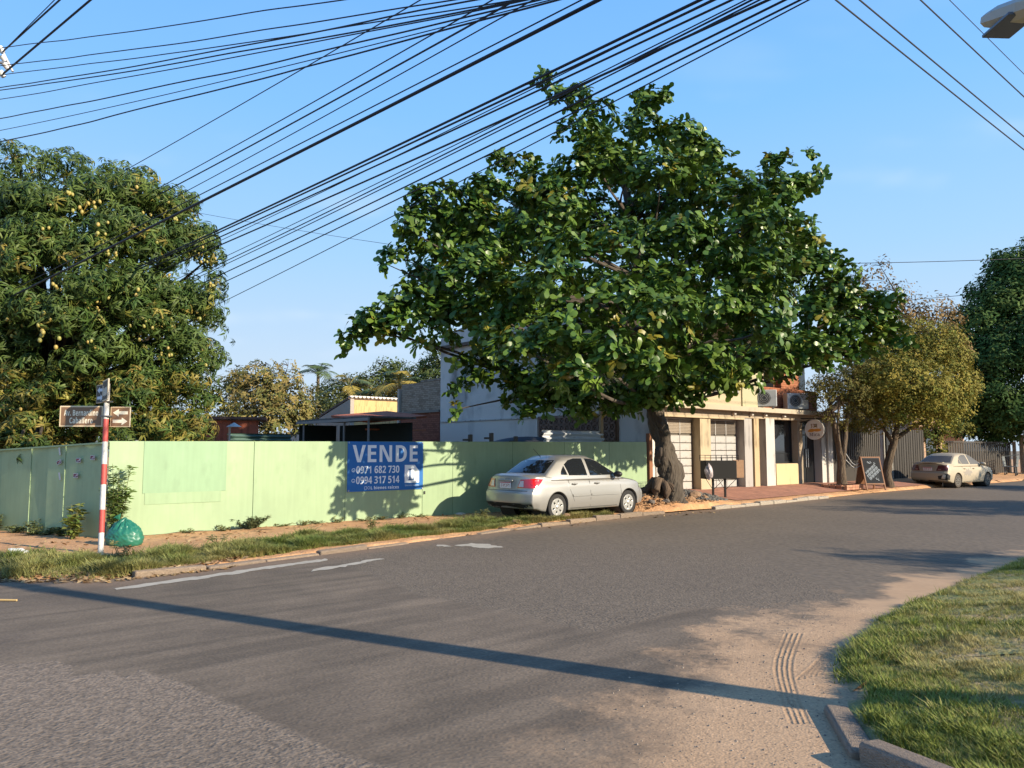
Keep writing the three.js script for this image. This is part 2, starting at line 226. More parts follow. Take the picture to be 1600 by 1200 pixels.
// kerb stones along the far side and round the island: each a piece of the kerb
const mKerb = [mat([0.36, 0.27, 0.19], 0.95, { map: rep(tMottle, 2), bumpMap: tGrain, bumpScale: 0.02 }), mat([0.30, 0.23, 0.17], 0.95, { map: rep(tMottle, 2), bumpMap: tGrain, bumpScale: 0.02 }), mat([0.46, 0.40, 0.32], 0.95, { map: rep(tMottle, 2), bumpMap: tGrain, bumpScale: 0.02 })];
function kerb(L, from, to, len, h, sink, light, wid = 0.15) {
  const root = new THREE.Group(); root.name = numbered('kerb'); tag(root, null, null, null, 'structure'); scene.add(root);
  const acc = [0]; for (let i = 1; i < L.length; i++) acc.push(acc[i - 1] + Math.hypot(L[i][0] - L[i - 1][0], L[i][1] - L[i - 1][1]));
  const at2 = (t) => { let i = 1; while (i < L.length - 1 && acc[i] < t) i++; const f = (t - acc[i - 1]) / (acc[i] - acc[i - 1]); return [lerp(L[i - 1][0], L[i][0], f), lerp(L[i - 1][1], L[i][1], f)]; };
  for (let t = from; t < Math.min(to, acc[acc.length - 1]); t += len) { const a = at2(t), b = at2(t + len - 0.02), m = part(root, 'kerb_stone', rbox(Math.hypot(b[0] - a[0], b[1] - a[1]), h, wid, 0.03), mKerb[light ? 2 : rnd() < 0.5 ? 0 : 1], [(a[0] + b[0]) / 2, h / 2 - sink(t) + rr(-0.012, 0.012), -(a[1] + b[1]) / 2], [rr(-0.04, 0.04), Math.atan2(b[1] - a[1], b[0] - a[0]), rr(-0.015, 0.015)]); m.scale.z = rr(0.9, 1.15); }
  return root;
}
seed(21);
const KF = KERB.slice(3, 15); // from the corner to past the shop
kerb(KF, 3.2, 16.4, 0.95, 0.2, (t) => 0.14 + 0.03 * Math.sin(t * 1.7) + (t > 11.5 ? -0.03 : t < 6.2 ? 0.005 : 0.05), false);
kerb(KF, 18.6, 32, 0.8, 0.22, (t) => 0.135 + 0.02 * Math.sin(t * 2.3), true, 0.2);
const EK = EDGE.slice(8).map((p) => p); kerb(EK, 0.35, 9, 0.8, 0.26, (t) => t < 0.6 ? 0.2 : 0.135, false, 0.15);
// grass island
function islandH(x, d) { const e = distLine(x, d, EDGE), n = fbm(x * 1.1 + 8, d * 1.1, 4) - 0.5; return -0.02 + 0.12 * ss(0, 0.3, e) * (d > 5.6 ? 0.75 : 1) + 0.15 * ss(0.1, 1.8, e) + 0.09 * n * ss(0, 0.6, e); }
const tTurf = dataTex(1024, 1024, (u, v) => { const a = fbm(u * 6, v * 6, 5, 6), b = fbm(u * 60, v * 60, 3, 60); let c = mix3([0.30, 0.22, 0.11], [0.16, 0.18, 0.05], ss(0.38, 0.62, a)); const k = 0.6 + 0.8 * b; return [c[0] * k, c[1] * k, c[2] * k]; });
const islandPoly = [...EDGE, [60, 0]];
struct('island', merged([sheet(islandPoly.filter(() => true), 0.45, islandH)]), mat([1, 1, 1], 1, { map: rep(tTurf, 0.3), bumpMap: rep(tGrain, 0.6), bumpScale: 0.03 }));
// grass
function inPoly(x, y, P) { let c = false; for (let i = 0, j = P.length - 1; i < P.length; j = i++) { const a = P[i], b = P[j]; if ((a[1] > y) !== (b[1] > y) && x < (b[0] - a[0]) * (y - a[1]) / (b[1] - a[1]) + a[0]) c = !c; } return c; }
function tuft(n, h, spread, wid, lean) {
  const pos = [], idx = []; for (let k = 0; k < n; k++) { const a = rnd() * 6.283, r = rnd() * spread, x = Math.cos(a) * r, z = Math.sin(a) * r, b = rnd() * 6.283, H = h * rr(0.55, 1.15), L = H * lean * rr(0.3, 1.3), dx = Math.cos(b), dz = Math.sin(b), w = wid * rr(0.7, 1.2), o = pos.length / 3;
    pos.push(x - dz * w, 0, z + dx * w, x + dz * w, 0, z - dx * w, x + dx * L * 0.35 - dz * w * 0.8, H * 0.6, z + dz * L * 0.35 + dx * w * 0.8, x + dx * L * 0.35 + dz * w * 0.8, H * 0.6, z + dz * L * 0.35 - dx * w * 0.8, x + dx * L, H, z + dz * L); idx.push(o, o + 1, o + 2, o + 1, o + 3, o + 2, o + 2, o + 3, o + 4); }
  const g = new THREE.BufferGeometry(); g.setAttribute('position', new THREE.Float32BufferAttribute(pos, 3)); g.setIndex(idx); g.computeVertexNormals(); return g;
}
const mGrass = phys([1, 1, 1], 0.75, { transmission: 0.25, thickness: 0, side: THREE.DoubleSide, specularIntensity: 0.35 });
function scatter(name, geo, material, list, kind = 'stuff') {
  const m = new THREE.InstancedMesh(geo, material, list.length), M = new THREE.Matrix4(), q = new THREE.Quaternion(), e = new THREE.Euler();
  list.forEach((t, i) => { e.set(t.rx || 0, t.ry || 0, t.rz || 0, 'YXZ'); q.setFromEuler(e); if (t.q) q.copy(t.q); M.compose(t.p, q, t.sv || V3(t.s, t.s * (t.sy || 1), t.s)); m.setMatrixAt(i, M); m.setColorAt(i, t.c); });
  shade(m); m.name = name; tag(m, null, null, null, kind); return m;
}
seed(31);
{
  const list = [];
  for (let i = 0; i < 190000 && list.length < 62000; i++) {
    const d = 3.4 + 13 * Math.pow(rnd(), 1.6), x = rr(1.7, 2 + d * 0.95); if (!inPoly(x, d, islandPoly)) continue;
    const e = distLine(x, d, EDGE), n = fbm(x * 1.3 + 3, d * 1.3 + 7, 4), n2 = fbm(x * 4, d * 4 + 2, 3); if (d < 5.6 && e < 0.16) continue; if (rnd() > ss(-0.05, 0.3, e) * (0.35 + 1.1 * ss(0.3, 0.55, n))) continue;
    const dry = ss(0.40, 0.62, fbm(x * 0.9 + 50, d * 0.9, 4) * 0.7 + 0.3 * rnd()), c = mix3([0.20, 0.235, 0.042], [0.44, 0.36, 0.15], clamp(dry * 0.8 + (rnd() < 0.1 ? 0.5 : 0))), k = rr(0.75, 1.25);
    list.push({ p: V3(x, islandH(x, d) - 0.01, -d), ry: rnd() * 6.283, rx: rr(-0.15, 0.15), s: rr(0.7, 1.15) * (0.75 + 0.8 * ss(0.45, 0.7, n2)) * (1 - 0.35 * dry), c: lin(c[0] * k, c[1] * k, c[2] * k) });
  }
  const g = scatter('grass', tuft(10, 0.055, 0.05, 0.003, 1.4), mGrass, list); g.name = numbered('grass'); tag(g, 'short sunlit turf covering the kerbed island', 'grass'); scene.add(g);
}
{
  const list = [];
  for (let i = 0; i < 160000 && list.length < 30000; i++) {
    const s = rr(-8, 13.2), wk = kerbW(Math.max(-3, s)); let w = s < -1 ? rr(0, 7) : wk - rr(-0.05, 2.6), p = W(s, 0, w), x = p.x, d = -p.z; if (!inPoly(x, d, vergePoly)) continue;
    const e = distLine(x, d, KERB), n = fbm(x * 0.9 + 3, d * 0.9, 4), band = s < 3 ? 1.45 : s < 8 ? lerp(1.35, 1.0, (s - 3) / 5) : 0.7;
    let dens = ss(band + 0.35, band - 0.4, e + (n - 0.5) * 1.6) * ss(-0.1, 0.2, e) * (s > 10.6 ? 0 : s > 9.2 ? 0.4 : 1); if (s < -1.2) dens *= 0.8; if (rnd() > dens) continue;
    const dry = clamp(fbm(x * 1.4 + 50, d * 1.4, 4) * 1.5 - 0.5 + (e < 0.4 ? 0.25 : 0)), c = mix3([0.15, 0.20, 0.045], [0.36, 0.30, 0.12], clamp(dry + (rnd() < 0.12 ? 0.4 : 0))), k = rr(0.75, 1.25);
    list.push({ p: V3(x, vergeH(x, d) - 0.01, -d), ry: rnd() * 6.283, rx: rr(-0.2, 0.2), s: rr(0.7, 1.3) * (0.7 + 0.9 * ss(0.4, 0.7, fbm(x * 3, d * 3, 3))), c: lin(c[0] * k, c[1] * k, c[2] * k) });
  }
  const g = scatter('grass', tuft(9, 0.085, 0.07, 0.004, 1.2), mGrass, list); g.name = numbered('grass'); tag(g, 'weedy grass strip between the road and the dirt path', 'grass'); scene.add(g);
}
// leaf litter at the foot of the verge, grit on the sand
{
  const lf = new THREE.BufferGeometry(); lf.setAttribute('position', new THREE.Float32BufferAttribute([-0.05, 0, 0, 0, 0.006, -0.024, 0.05, 0.012, 0, 0, 0.006, 0.024, 0, 0.0, 0], 3)); lf.setIndex([0, 4, 1, 1, 4, 2, 2, 4, 3, 3, 4, 0]); lf.computeVertexNormals(); seed(41);
  const list = []; for (let i = 0; i < 2600; i++) { const k = rnd(), q = k < 0.65 ? [rr(-9, -3.9), 0] : null; let x, d; if (q) { x = q[0]; d = 9.75 + Math.abs(x + 5.6) * 0.1 + (x > -5 ? (x + 5) * 0.9 : 0) + (x < -6.5 ? (-6.5 - x) * 0.4 : 0) + rr(-0.1, 0.75); } else { const p = W(rr(-3, 14), 0, rr(0.1, 3.6)); x = p.x; d = -p.z; }
    const c = mix3([0.16, 0.085, 0.035], [0.42, 0.30, 0.15], rnd()); list.push({ p: V3(x, Math.max(0.004, inPoly(x, d, vergePoly) ? vergeH(x, d) + 0.012 : 0.008), -d), ry: rnd() * 6.3, rx: rr(-0.4, 0.4), rz: rr(-0.4, 0.4), s: rr(0.5, 1.3), c: lin(...c) }); }
  const g = scatter('leaf_litter', lf, mat([1, 1, 1], 0.9, { side: THREE.DoubleSide }), list); g.name = 'leaf_litter'; tag(g, 'dry fallen leaves along the foot of the verge', 'leaf litter'); scene.add(g);
  const pb = new THREE.IcosahedronGeometry(1, 0), peb = []; for (let i = 0; i < 2600; i++) { const d = 3.6 + 5 * Math.pow(rnd(), 1.5), x = rr(0.2, 3.2); if (inPoly(x, d, islandPoly)) continue; const e = distLine(x, d, EDGE); if (rnd() > ss(1.9, 0.2, e)) continue; const c = mix3([0.06, 0.06, 0.065], [0.42, 0.33, 0.24], rnd()), s = 0.002 + 0.006 * Math.pow(rnd(), 3); peb.push({ p: V3(x, s * 0.3, -d), ry: rnd() * 6, rx: rnd() * 3, s, c: lin(...c) }); }
  const h = scatter('grit', pb, mat([1, 1, 1], 0.9), peb); h.name = 'grit'; tag(h, 'loose stone grit lying on the washed out sand', 'grit'); scene.add(h);
}

// ---------------------------------------------------------------- fences
function canvasTex(w, h, draw) { const c = document.createElement('canvas'); c.width = w; c.height = h; draw(c.getContext('2d'), w, h); const t = new THREE.CanvasTexture(c); t.colorSpace = THREE.SRGBColorSpace; return t; }
const tFence = dataTex(512, 512, (u, v) => { const a = fbm(u * 4, v * 4, 5, 4), st = fbm(u * 40, v * 3, 4, 40), k = 0.9 + 0.2 * (a - 0.5) + 0.12 * (st - 0.5) - 0.07 * ss(0.6, 0.8, fbm(u * 10 + 3, v * 6, 5, 10)); return [k, k, k * 0.98]; });
const mint = (r, g, b) => mat([r, g, b], 0.55, { map: rep(tFence, 0.5), metalness: 0 });
const mMint = [mint(0.325, 0.44, 0.255), mint(0.31, 0.425, 0.245), mint(0.33, 0.445, 0.26), mint(0.30, 0.415, 0.24)], mMintDark = mint(0.255, 0.40, 0.235), mMintL = mMint;
// thin sheet-metal panel, slightly buckled: length along x from 0, standing on y0(x), up to y1(x)
function panelGeo(len, y0, y1, sd, buckle = 0.006) {
  const nx = Math.max(4, Math.round(len / 0.15)), ny = 12, g = new THREE.BoxGeometry(len, 1, 0.012, nx, ny, 1), p = g.attributes.position, uv = g.attributes.uv;
  for (let i = 0; i < p.count; i++) { const x = p.getX(i) + len / 2, t = p.getY(i) + 0.5, y = lerp(y0(x), y1(x), t); p.setXYZ(i, x, y, p.getZ(i) + buckle * (fbm(x * 1.4 + sd * 9, y * 1.1 + sd, 3) - 0.5) * 2 * Math.sin(Math.PI * clamp(x / len))); uv.setXY(i, x + sd * 1.7, y); }
  g.computeVertexNormals(); return g;
}
{
  const f = thing('sheet_fence', 'long pale mint green sheet metal fence facing the street', 'fence', W(0, 0, 0), TH);
  const seams = [0.03, 2.74, 4.83, 6.88, 7.78, 9.73, 11.65, 13.5, 15.22], base = (s) => { const p = W(s, 0, 0); return Math.max(0.035, vergeH(p.x, -p.z) - 0.005); };
  const top = (s) => 1.79 + 0.08 * s / 15;
  for (let i = 0; i < seams.length - 1; i++) { const a = seams[i], b = seams[i + 1] - 0.012; part(f, 'panel', panelGeo(b - a, (x) => base(a + x) + (i === 0 ? 0.015 : 0.0), (x) => top(a + x), i + 1), mMint[i % 4], [a, 0, 0]); }
  for (const s of seams.slice(1)) part(f, 'seam_strip', box(0.035, 1.78, 0.012, 0, 0.92, 0), mat([0.26, 0.36, 0.17], 0.6), [s - 0.006, 0.01, -0.016]);
  part(f, 'top_rail', box(15.2, 0.03, 0.04, 7.62, 0, 0), mMint[2], [0, 1.783, -0.03], [0, 0, 0.0053]);
  part(f, 'corner_post', rbox(0.06, 1.8, 0.06, 0.008, 0, 0.9, 0), mat([0.07, 0.12, 0.09], 0.6), [-0.02, 0.02, -0.02]);
  for (const s of [0.5, 2.9, 5, 7.1, 9.9, 12, 15.1]) part(f, 'post', box(0.05, 1.8, 0.05, 0, 0.9, 0), mat([0.12, 0.13, 0.12], 0.6), [s, 0.02, -0.06]);
  part(f, 'repainted_patch', panelGeo(1.55, () => 0.83, () => 1.80, 44, 0.002), mMintDark, [0.62, 0, 0.0095]);
  part(f, 'repainted_patch', panelGeo(1.42, () => 0.62, () => 0.83, 46, 0.001), mint(0.295, 0.42, 0.24), [0.66, 0, 0.0085]);
  part(f, 'latch', rbox(0.035, 0.07, 0.03, 0.006), mat([0.03, 0.03, 0.03], 0.5), [6.93, 0.62, 0.02]);
}
// side fence running back from the corner
const LC = [OX - 0.03, OD], LDir = [-0.897, 0.442], LTH = Math.atan2(LDir[1], LDir[0]);   // local x runs away from the corner
const leftS = (u) => { const k = (u - 800) / FPX / CP * 1.0; const c = ray(u, 702); const m = c[0] / c[2]; return (LC[0] - m * LC[1]) / (m * LDir[1] - LDir[0]); };
const leftP = (t, y, off = 0) => V3(LC[0] + LDir[0] * t - LDir[1] * off, y, -(LC[1] + LDir[1] * t - (-LDir[0]) * -off * -1));
{
  const f = thing('sheet_fence', 'shaded grey green sheet fence with small stickers, meeting the pale fence at the corner', 'fence', V3(LC[0], 0, -LC[1]), LTH);
  const us = [160, 134, 103, 78, 50, 6, -45, -110, -190, -300], seams = us.map((u) => u === 160 ? 0.04 : leftS(u));
  for (let i = 0; i < seams.length - 1; i++) { const a = seams[i], b = seams[i + 1] + 0.025; const m = part(f, 'panel', panelGeo(b - a, () => 0.05, (x) => 1.78 - 0.042 * (a + x), i + 21, 0.02), mMintL[i % 4], [a, 0, (i % 2) * 0.014]); }
  part(f, 'top_rail', box(9, 0.03, 0.04, 4.5, 0, 0), mMintL[1], [0.05, 1.765, -0.03], [0, 0, -0.042]);
}
const leftFrame = (t, y, z) => { const c = Math.cos(LTH), s = Math.sin(LTH); return V3(LC[0] + c * t + s * z, y, -LC[1] - s * t + c * z); };
// which side of that fence faces the road: local -z or +z
const LSIDE = leftFrame(1, 0, 1).z > leftFrame(1, 0, -1).z ? 1 : -1;
{
  const tSt = canvasTex(128, 64, (c, w, h) => { c.fillStyle = '#c9c3c4'; c.fillRect(0, 0, w, h); c.fillStyle = '#3a2a35'; c.fillRect(6, 8, w - 12, h - 16); c.fillStyle = '#b8545e'; c.fillRect(12, 22, 38, 10); c.fillRect(58, 14, 26, 12); c.fillStyle = '#e6dfe0'; c.fillRect(60, 30, 50, 8); c.fillRect(88, 14, 26, 10); c.fillRect(30, 40, 70, 6); c.fillStyle = '#7b2c3c'; c.fillRect(70, 40, 40, 8); });
  const mSt = mat([1, 1, 1], 0.6, { map: tSt }), mPa = mat([0.55, 0.58, 0.6], 0.8);
  const put = (u, v, w, h, rz, label, m) => { const t = leftS(u), p0 = leftFrame(t, 0, 0), d = -p0.z, y = at(u, v, d).y; const g = new THREE.PlaneGeometry(w, h, 3, 2), q = g.attributes.position; for (let i = 0; i < q.count; i++) q.setZ(i, 0.004 * Math.sin(q.getX(i) * 30)); g.computeVertexNormals();
    const o = single('sticker', g, m, label, 'sticker'); o.position.copy(leftFrame(t, y, LSIDE * 0.036)); o.rotation.set(0, LTH + (LSIDE > 0 ? 0 : Math.PI), rz); return o; };
  const G = 'stickers on the side fence', gr = (o) => tag(o, null, null, G);
  gr(put(96, 722, 0.145, 0.075, 0.3, 'dark red sticker tilted on the side fence beside the dark seam', mSt));
  gr(put(126, 719, 0.145, 0.08, -0.03, 'dark red sticker, upper of the two stuck one above the other', mSt));
  gr(put(148, 715, 0.14, 0.08, -0.06, 'dark red sticker on the fence panel next to the striped pole', mSt));
  gr(put(123, 743, 0.145, 0.08, 0, 'dark red sticker, lower of the two stuck one above the other', mSt));
  const paper = (u, v, label, s) => { const o = put(u, v, 0.05 * s, 0.14, 0.2, label, mPa); o.name = numbered('paper_scrap'); o.userData.category = 'paper'; o.rotation.x += 0.12; };
  paper(96, 705, 'torn scrap of pale paper near the top of the side fence', 1); paper(98, 744, 'torn scrap of pale paper halfway down the side fence', 1.2);
}
// ---------------------------------------------------------------- for-sale banner
{
  const t = canvasTex(1024, 600, (c, w, h) => {
    c.fillStyle = '#0a62a8'; c.fillRect(0, 0, w, h); c.fillStyle = '#dfe3e8'; c.font = 'bold 268px sans-serif'; c.textAlign = 'left';
    const fit = (s, x, y, wd, px, bold = 'bold ', fam = 'sans-serif') => { c.font = bold + px + 'px ' + fam; const m = c.measureText(s).width; c.save(); c.translate(x, y); c.scale(wd / m, 1); c.fillText(s, 0, 0); c.restore(); };
    fit('VENDE', 62, 250, 900, 290);
    fit('0971 682 730', 110, 385, 580, 124); fit('0994 317 514', 110, 510, 580, 124);
    for (const y of [345, 470]) { c.strokeStyle = '#dfe3e8'; c.lineWidth = 6; c.beginPath(); c.arc(78, y, 20, 0, 6.3); c.stroke(); c.lineWidth = 5; c.beginPath(); c.arc(78, y, 8, 0.3, 2.6); c.stroke(); }
    fit('L bienes raices', 300, 580, 385, 52); c.lineWidth = 4; c.strokeRect(222, 545, 30, 30); c.beginPath(); c.arc(278, 560, 15, 0, 6.3); c.stroke();
    c.beginPath(); c.moveTo(762, 290); c.lineTo(905, 290); c.lineTo(968, 370); c.lineTo(968, 515); c.lineTo(762, 515); c.closePath(); c.fill();
    c.fillStyle = '#0b4f86'; fit('L', 810, 482, 90, 200, 'bold ', 'serif'); c.fillStyle = '#cfd8e0'; fit('bienes raices', 766, 556, 200, 30, '');
  });
  const b = thing('sale_banner', 'blue banner reading VENDE with white phone numbers, fixed on the pale fence', 'banner', W(4.86, 0, 0.022), TH), g = new THREE.PlaneGeometry(2.02, 1.12, 30, 16), p = g.attributes.position;
  for (let i = 0; i < p.count; i++) { const x = p.getX(i), y = p.getY(i); p.setZ(i, 0.012 * (fbm(x * 2.5 + 9, y * 2.5 + 4, 3) - 0.3) * (1 - (Math.abs(x) / 1.01) ** 4) * (1 - (Math.abs(y) / 0.56) ** 4)); } g.computeVertexNormals();
  part(b, 'print', g, mat([1, 1, 1], 0.5, { map: t, side: THREE.DoubleSide }), [1.01, 1.265, 0.002]);
  for (const [x, y] of [[0.03, 1.80], [2.0, 1.80], [0.03, 0.73], [2.0, 0.73]]) part(b, 'eyelet', new THREE.TorusGeometry(0.014, 0.005, 6, 12), mat([0.6, 0.6, 0.6], 0.4, { metalness: 0.8 }), [x, y, 0.012]);
}
// ---------------------------------------------------------------- street name post
{
  const base = gnd(157, 868, 0.05), t = thing('street_sign_post', 'leaning red and white banded post carrying street name plates', 'street sign', base);
  const tip = at(168, 598, 12.35).sub(base); t.rotation.z = 0; const dir = tip.clone().normalize(), H = tip.length(), q = new THREE.Quaternion().setFromUnitVectors(V3(0, 1, 0), dir);
  const rod = (y0, y1, m, name) => { const g = cyl(0.04, 0.041, y1 - y0, 14); const o = part(t, name, g, m); o.quaternion.copy(q); o.position.copy(dir.clone().multiplyScalar((y0 + y1) / 2)); return o; };
  const white = mat([0.62, 0.6, 0.55], 0.6, { map: rep(tMottle, 2) }), red = mat([0.5, 0.075, 0.06], 0.6, { map: rep(tMottle, 2) });
  rod(-0.1, 0.34, white, 'white_band'); rod(0.34, 0.69, red, 'red_band'); rod(0.69, 1.08, white, 'white_band'); rod(1.08, 1.40, red, 'red_band'); rod(1.40, 1.76, white, 'white_band'); rod(1.76, 2.13, red, 'red_band'); rod(2.13, 2.48, white, 'white_band'); rod(2.48, H - 0.02, mat([0.4, 0.36, 0.33], 0.6), 'pole_top');
  const name = (lines, w, h) => canvasTex(512, Math.round(512 * h / w), (c, W_, H_) => { c.fillStyle = '#86664b'; c.fillRect(0, 0, W_, H_); c.strokeStyle = '#e2cba4'; c.lineWidth = 14; c.strokeRect(7, 7, W_ - 14, H_ - 14); c.fillStyle = '#f1e7cd'; c.textAlign = 'center'; lines(c, W_, H_); });
  const arrows = (c, W_, H_, col = '#f1e7cd') => { c.fillStyle = col; const a = (y, k) => { c.beginPath(); c.moveTo(W_ / 2 - k * W_ * 0.38, y); c.lineTo(W_ / 2 - k * W_ * 0.08, y - H_ * 0.19); c.lineTo(W_ / 2 - k * W_ * 0.08, y - H_ * 0.08); c.lineTo(W_ / 2 + k * W_ * 0.38, y - H_ * 0.08); c.lineTo(W_ / 2 + k * W_ * 0.38, y + H_ * 0.08); c.lineTo(W_ / 2 - k * W_ * 0.08, y + H_ * 0.08); c.lineTo(W_ / 2 - k * W_ * 0.08, y + H_ * 0.19); c.closePath(); c.fill(); }; a(H_ * 0.29, 1); a(H_ * 0.72, -1); };
  const T1 = name((c, w, h) => { c.font = 'bold 96px sans-serif'; const f = (s, y, k) => { const m = c.measureText(s).width; c.save(); c.translate(w / 2, y); c.scale(w * k / m, 1); c.fillText(s, 0, 0); c.restore(); }; f('Av. Bernardino', h * 0.47, 0.8); f('Caballero', h * 0.84, 0.55); }, 0.68, 0.335), T2 = name((c, w, h) => arrows(c, w, h), 0.31, 0.325);
  const T3 = name((c, w, h) => { c.fillStyle = '#2c2a28'; c.fillRect(14, 14, w - 28, h - 28); c.fillStyle = '#d9d2c0'; c.fillRect(40, h * 0.25, 50, h * 0.5); for (let k = 0; k < 5; k++) c.fillRect(120 + k * 72, h * (0.36 + 0.04 * (k % 2)), 50, h * 0.38); }, 0.68, 0.335), T4 = name((c, w, h) => { c.fillStyle = '#14181f'; c.fillRect(14, 14, w - 28, h - 28); arrows(c, w, h, '#c2ccd6'); }, 0.31, 0.325);
  const plate = (tex, w, h, x, y, z, ry) => { const P = part(t, 'name_plate', rbox(w, h, 0.024, 0.01), mat([0.5, 0.44, 0.34], 0.6), [x, y, z], [0, ry, 0]); part(P, 'plate_print', new THREE.PlaneGeometry(w * 0.985, h * 0.98), mat([1, 1, 1], 0.55, { map: tex }), [0, 0, 0.0135]); part(P, 'plate_print', new THREE.PlaneGeometry(w * 0.985, h * 0.98), mat([1, 1, 1], 0.55, { map: tex }), [0, 0, -0.0135], [0, Math.PI, 0]); return P; };
  const cA = at(127.5, 650.5, 12.3).sub(base), cB = at(188.5, 651.5, 12.3).sub(base);
  plate(T1, 0.68, 0.335, cA.x, cA.y, cA.z, 0.05); plate(T2, 0.31, 0.325, cB.x, cB.y, cB.z, 0.05);
  // the upper pair runs away from the road, along the side street
  const top = dir.clone().multiplyScalar(H - 0.15), turnTo = (x, z) => Math.atan2(-z, x);
  plate(T3, 0.66, 0.335, top.x + 0.12, top.y, top.z + 0.27, turnTo(0.56, 0.83)); plate(T4, 0.31, 0.30, top.x - 0.15, top.y - 0.03, top.z - 0.1, turnTo(0.75, 0.66));
  for (const y of [2.18, 2.42]) { const c = dir.clone().multiplyScalar(y); part(t, 'bracket', rbox(0.16, 0.025, 0.1, 0.006), mat([0.15, 0.15, 0.15], 0.5, { metalness: 0.6 }), [c.x, c.y, c.z]); }
}
// ---------------------------------------------------------------- green rubbish bag, litter
{
  const g = new THREE.SphereGeometry(1, 72, 48), p = g.attributes.position;
  for (let i = 0; i < p.count; i++) { let x = p.getX(i), y = p.getY(i), z = p.getZ(i); const a = Math.atan2(z, x), up = clamp((y - 0.2) / 0.8), rid = Math.abs(vn(a * 4.5 + 20 + y * 1.5, y * 2 + 9) - 0.5) * 2, rid2 = Math.abs(fbm(a * 3 + y * 5 + 3, y * 5 - a * 2 + 30, 3) - 0.5) * 2;
    let r = 1.05 - 0.24 * rid * (0.25 + up) - 0.12 * rid2 + 0.09 * Math.sin(a * 2 + 1) - 0.22 * Math.pow(clamp(y), 1.5) + 0.1 * clamp(-y); const flat = y < -0.55 ? -0.55 - (-0.55 - y) * 0.15 : y; const pinch = y > 0.72 ? 1 - 0.35 * (y - 0.72) / 0.28 : 1; p.setXYZ(i, x * r * 0.275 * pinch * (y < 0 ? 1.05 : 1), (flat + 0.6) * 0.275 * (1 - 0.1 * rid2) - 0.02 * Math.sin(a + 0.6) + (y > 0.85 ? 0.01 : 0), z * r * 0.24 * pinch); }
  g.computeVertexNormals(); const pos = gnd(194, 852, 0.05), b = thing('rubbish_bag', 'full green plastic rubbish bag slumped behind the striped post', 'rubbish bag', pos); const mB = phys([0.018, 0.15, 0.095], 0.45, { clearcoat: 0.2, clearcoatRoughness: 0.3, bumpMap: rep(tGrain, 1), bumpScale: 0.003 }); part(b, 'sack', g, mB);
  const k = new THREE.ConeGeometry(0.06, 0.09, 14, 4, true), kp = k.attributes.position; for (let i = 0; i < kp.count; i++) { const a = Math.atan2(kp.getZ(i), kp.getX(i)); const f = 1 + 0.3 * Math.sin(a * 6); kp.setX(i, kp.getX(i) * f); kp.setZ(i, kp.getZ(i) * f); } k.rotateX(Math.PI); k.computeVertexNormals(); part(b, 'knot', k, mB, [-0.09, 0.455, 0.05], [0.3, 0, 0.5]);
  const cr = (s, sd) => { const q = new THREE.IcosahedronGeometry(s, 3), r = q.attributes.position; for (let i = 0; i < r.count; i++) { const x = r.getX(i), y = r.getY(i), z = r.getZ(i), f = 0.6 + 0.8 * fbm(x / s * 2 + sd, y / s * 2 + z / s * 1.7 + 8, 3); r.setXYZ(i, x * f * 1.6, y * f * 0.55, z * f); } q.computeVertexNormals(); return q; };
  const l1 = single('plastic_scrap', cr(0.1, 3), mat([0.6, 0.6, 0.58], 0.5), 'crumpled white plastic scrap lying on the grass near the side fence', 'litter'); l1.position.copy(gnd(32, 863, 0.08)); l1.rotation.set(0, 0.5, -0.3);
  const l2 = single('plastic_scrap', cr(0.045, 7), mat([0.6, 0.58, 0.54], 0.6), 'tiny pale scrap in the grass below the crumpled plastic', 'litter'); l2.position.copy(gnd(25, 876, 0.07));
  const l3 = single('plastic_scrap', cr(0.07, 11), mat([0.5, 0.46, 0.4], 0.7), 'pale scrap at the foot of the pale fence before the car', 'litter'); l3.position.copy(W(7.95, 0.06, 0.1));
  const l4 = single('stick', bar(V3(-0.14, 0.012, 0), V3(0.14, 0.012, 0.02), 0.012, 6), mat([0.5, 0.34, 0.14], 0.8), 'short yellow stick lying alone on the asphalt', 'stick'); l4.position.copy(gnd(8, 939)); 
}

// ---------------------------------------------------------------- shop building
const tBlotch = dataTex(512, 512, (u, v) => { const a = fbm(u * 5, v * 5, 6, 5), b = fbm(u * 12 + 4, v * 4, 5, 12), k = 1 - 0.5 * ss(0.5, 0.72, a) * (0.4 + 0.6 * b) - 0.2 * ss(0.55, 0.75, b); return [k, k * 0.99, k * 0.98]; });
const wallM = (r, g, b, rough = 0.9) => mat([r, g, b], rough, { map: rep(tStain, 0.35), bumpMap: rep(tGrain, 0.8), bumpScale: 0.008 });
const tBrick = dataTex(512, 512, (u, v) => { const x = u * 8, y = v * 24, row = Math.floor(y), xx = x + (row % 2) * 0.5, fx = xx - Math.floor(xx), fy = y - row, id = vn(Math.floor(xx) % 8 * 5.3 + 0.5, row * 3.1 + 0.5), k = 0.6 + 0.8 * id, n = 0.8 + 0.4 * fbm(u * 30, v * 30, 3, 30); return fx < 0.06 || fy < 0.17 ? [0.5 * n, 0.42 * n, 0.34 * n] : [0.95 * k * n, 0.9 * k * n, 0.85 * k * n]; });
const brickM = (r, g, b) => mat([r, g, b], 0.95, { map: rep(tBrick, 0.5) });
const boxUV = (w, h, d, x, y, z) => { const g = box(w, h, d, x, y, z), p = g.attributes.position, n = g.attributes.normal, uv = g.attributes.uv; for (let i = 0; i < p.count; i++) { const ax = Math.abs(n.getX(i)) > 0.5; uv.setXY(i, ax ? p.getZ(i) : p.getX(i), Math.abs(n.getY(i)) > 0.5 ? p.getZ(i) : p.getY(i)); } return g; };
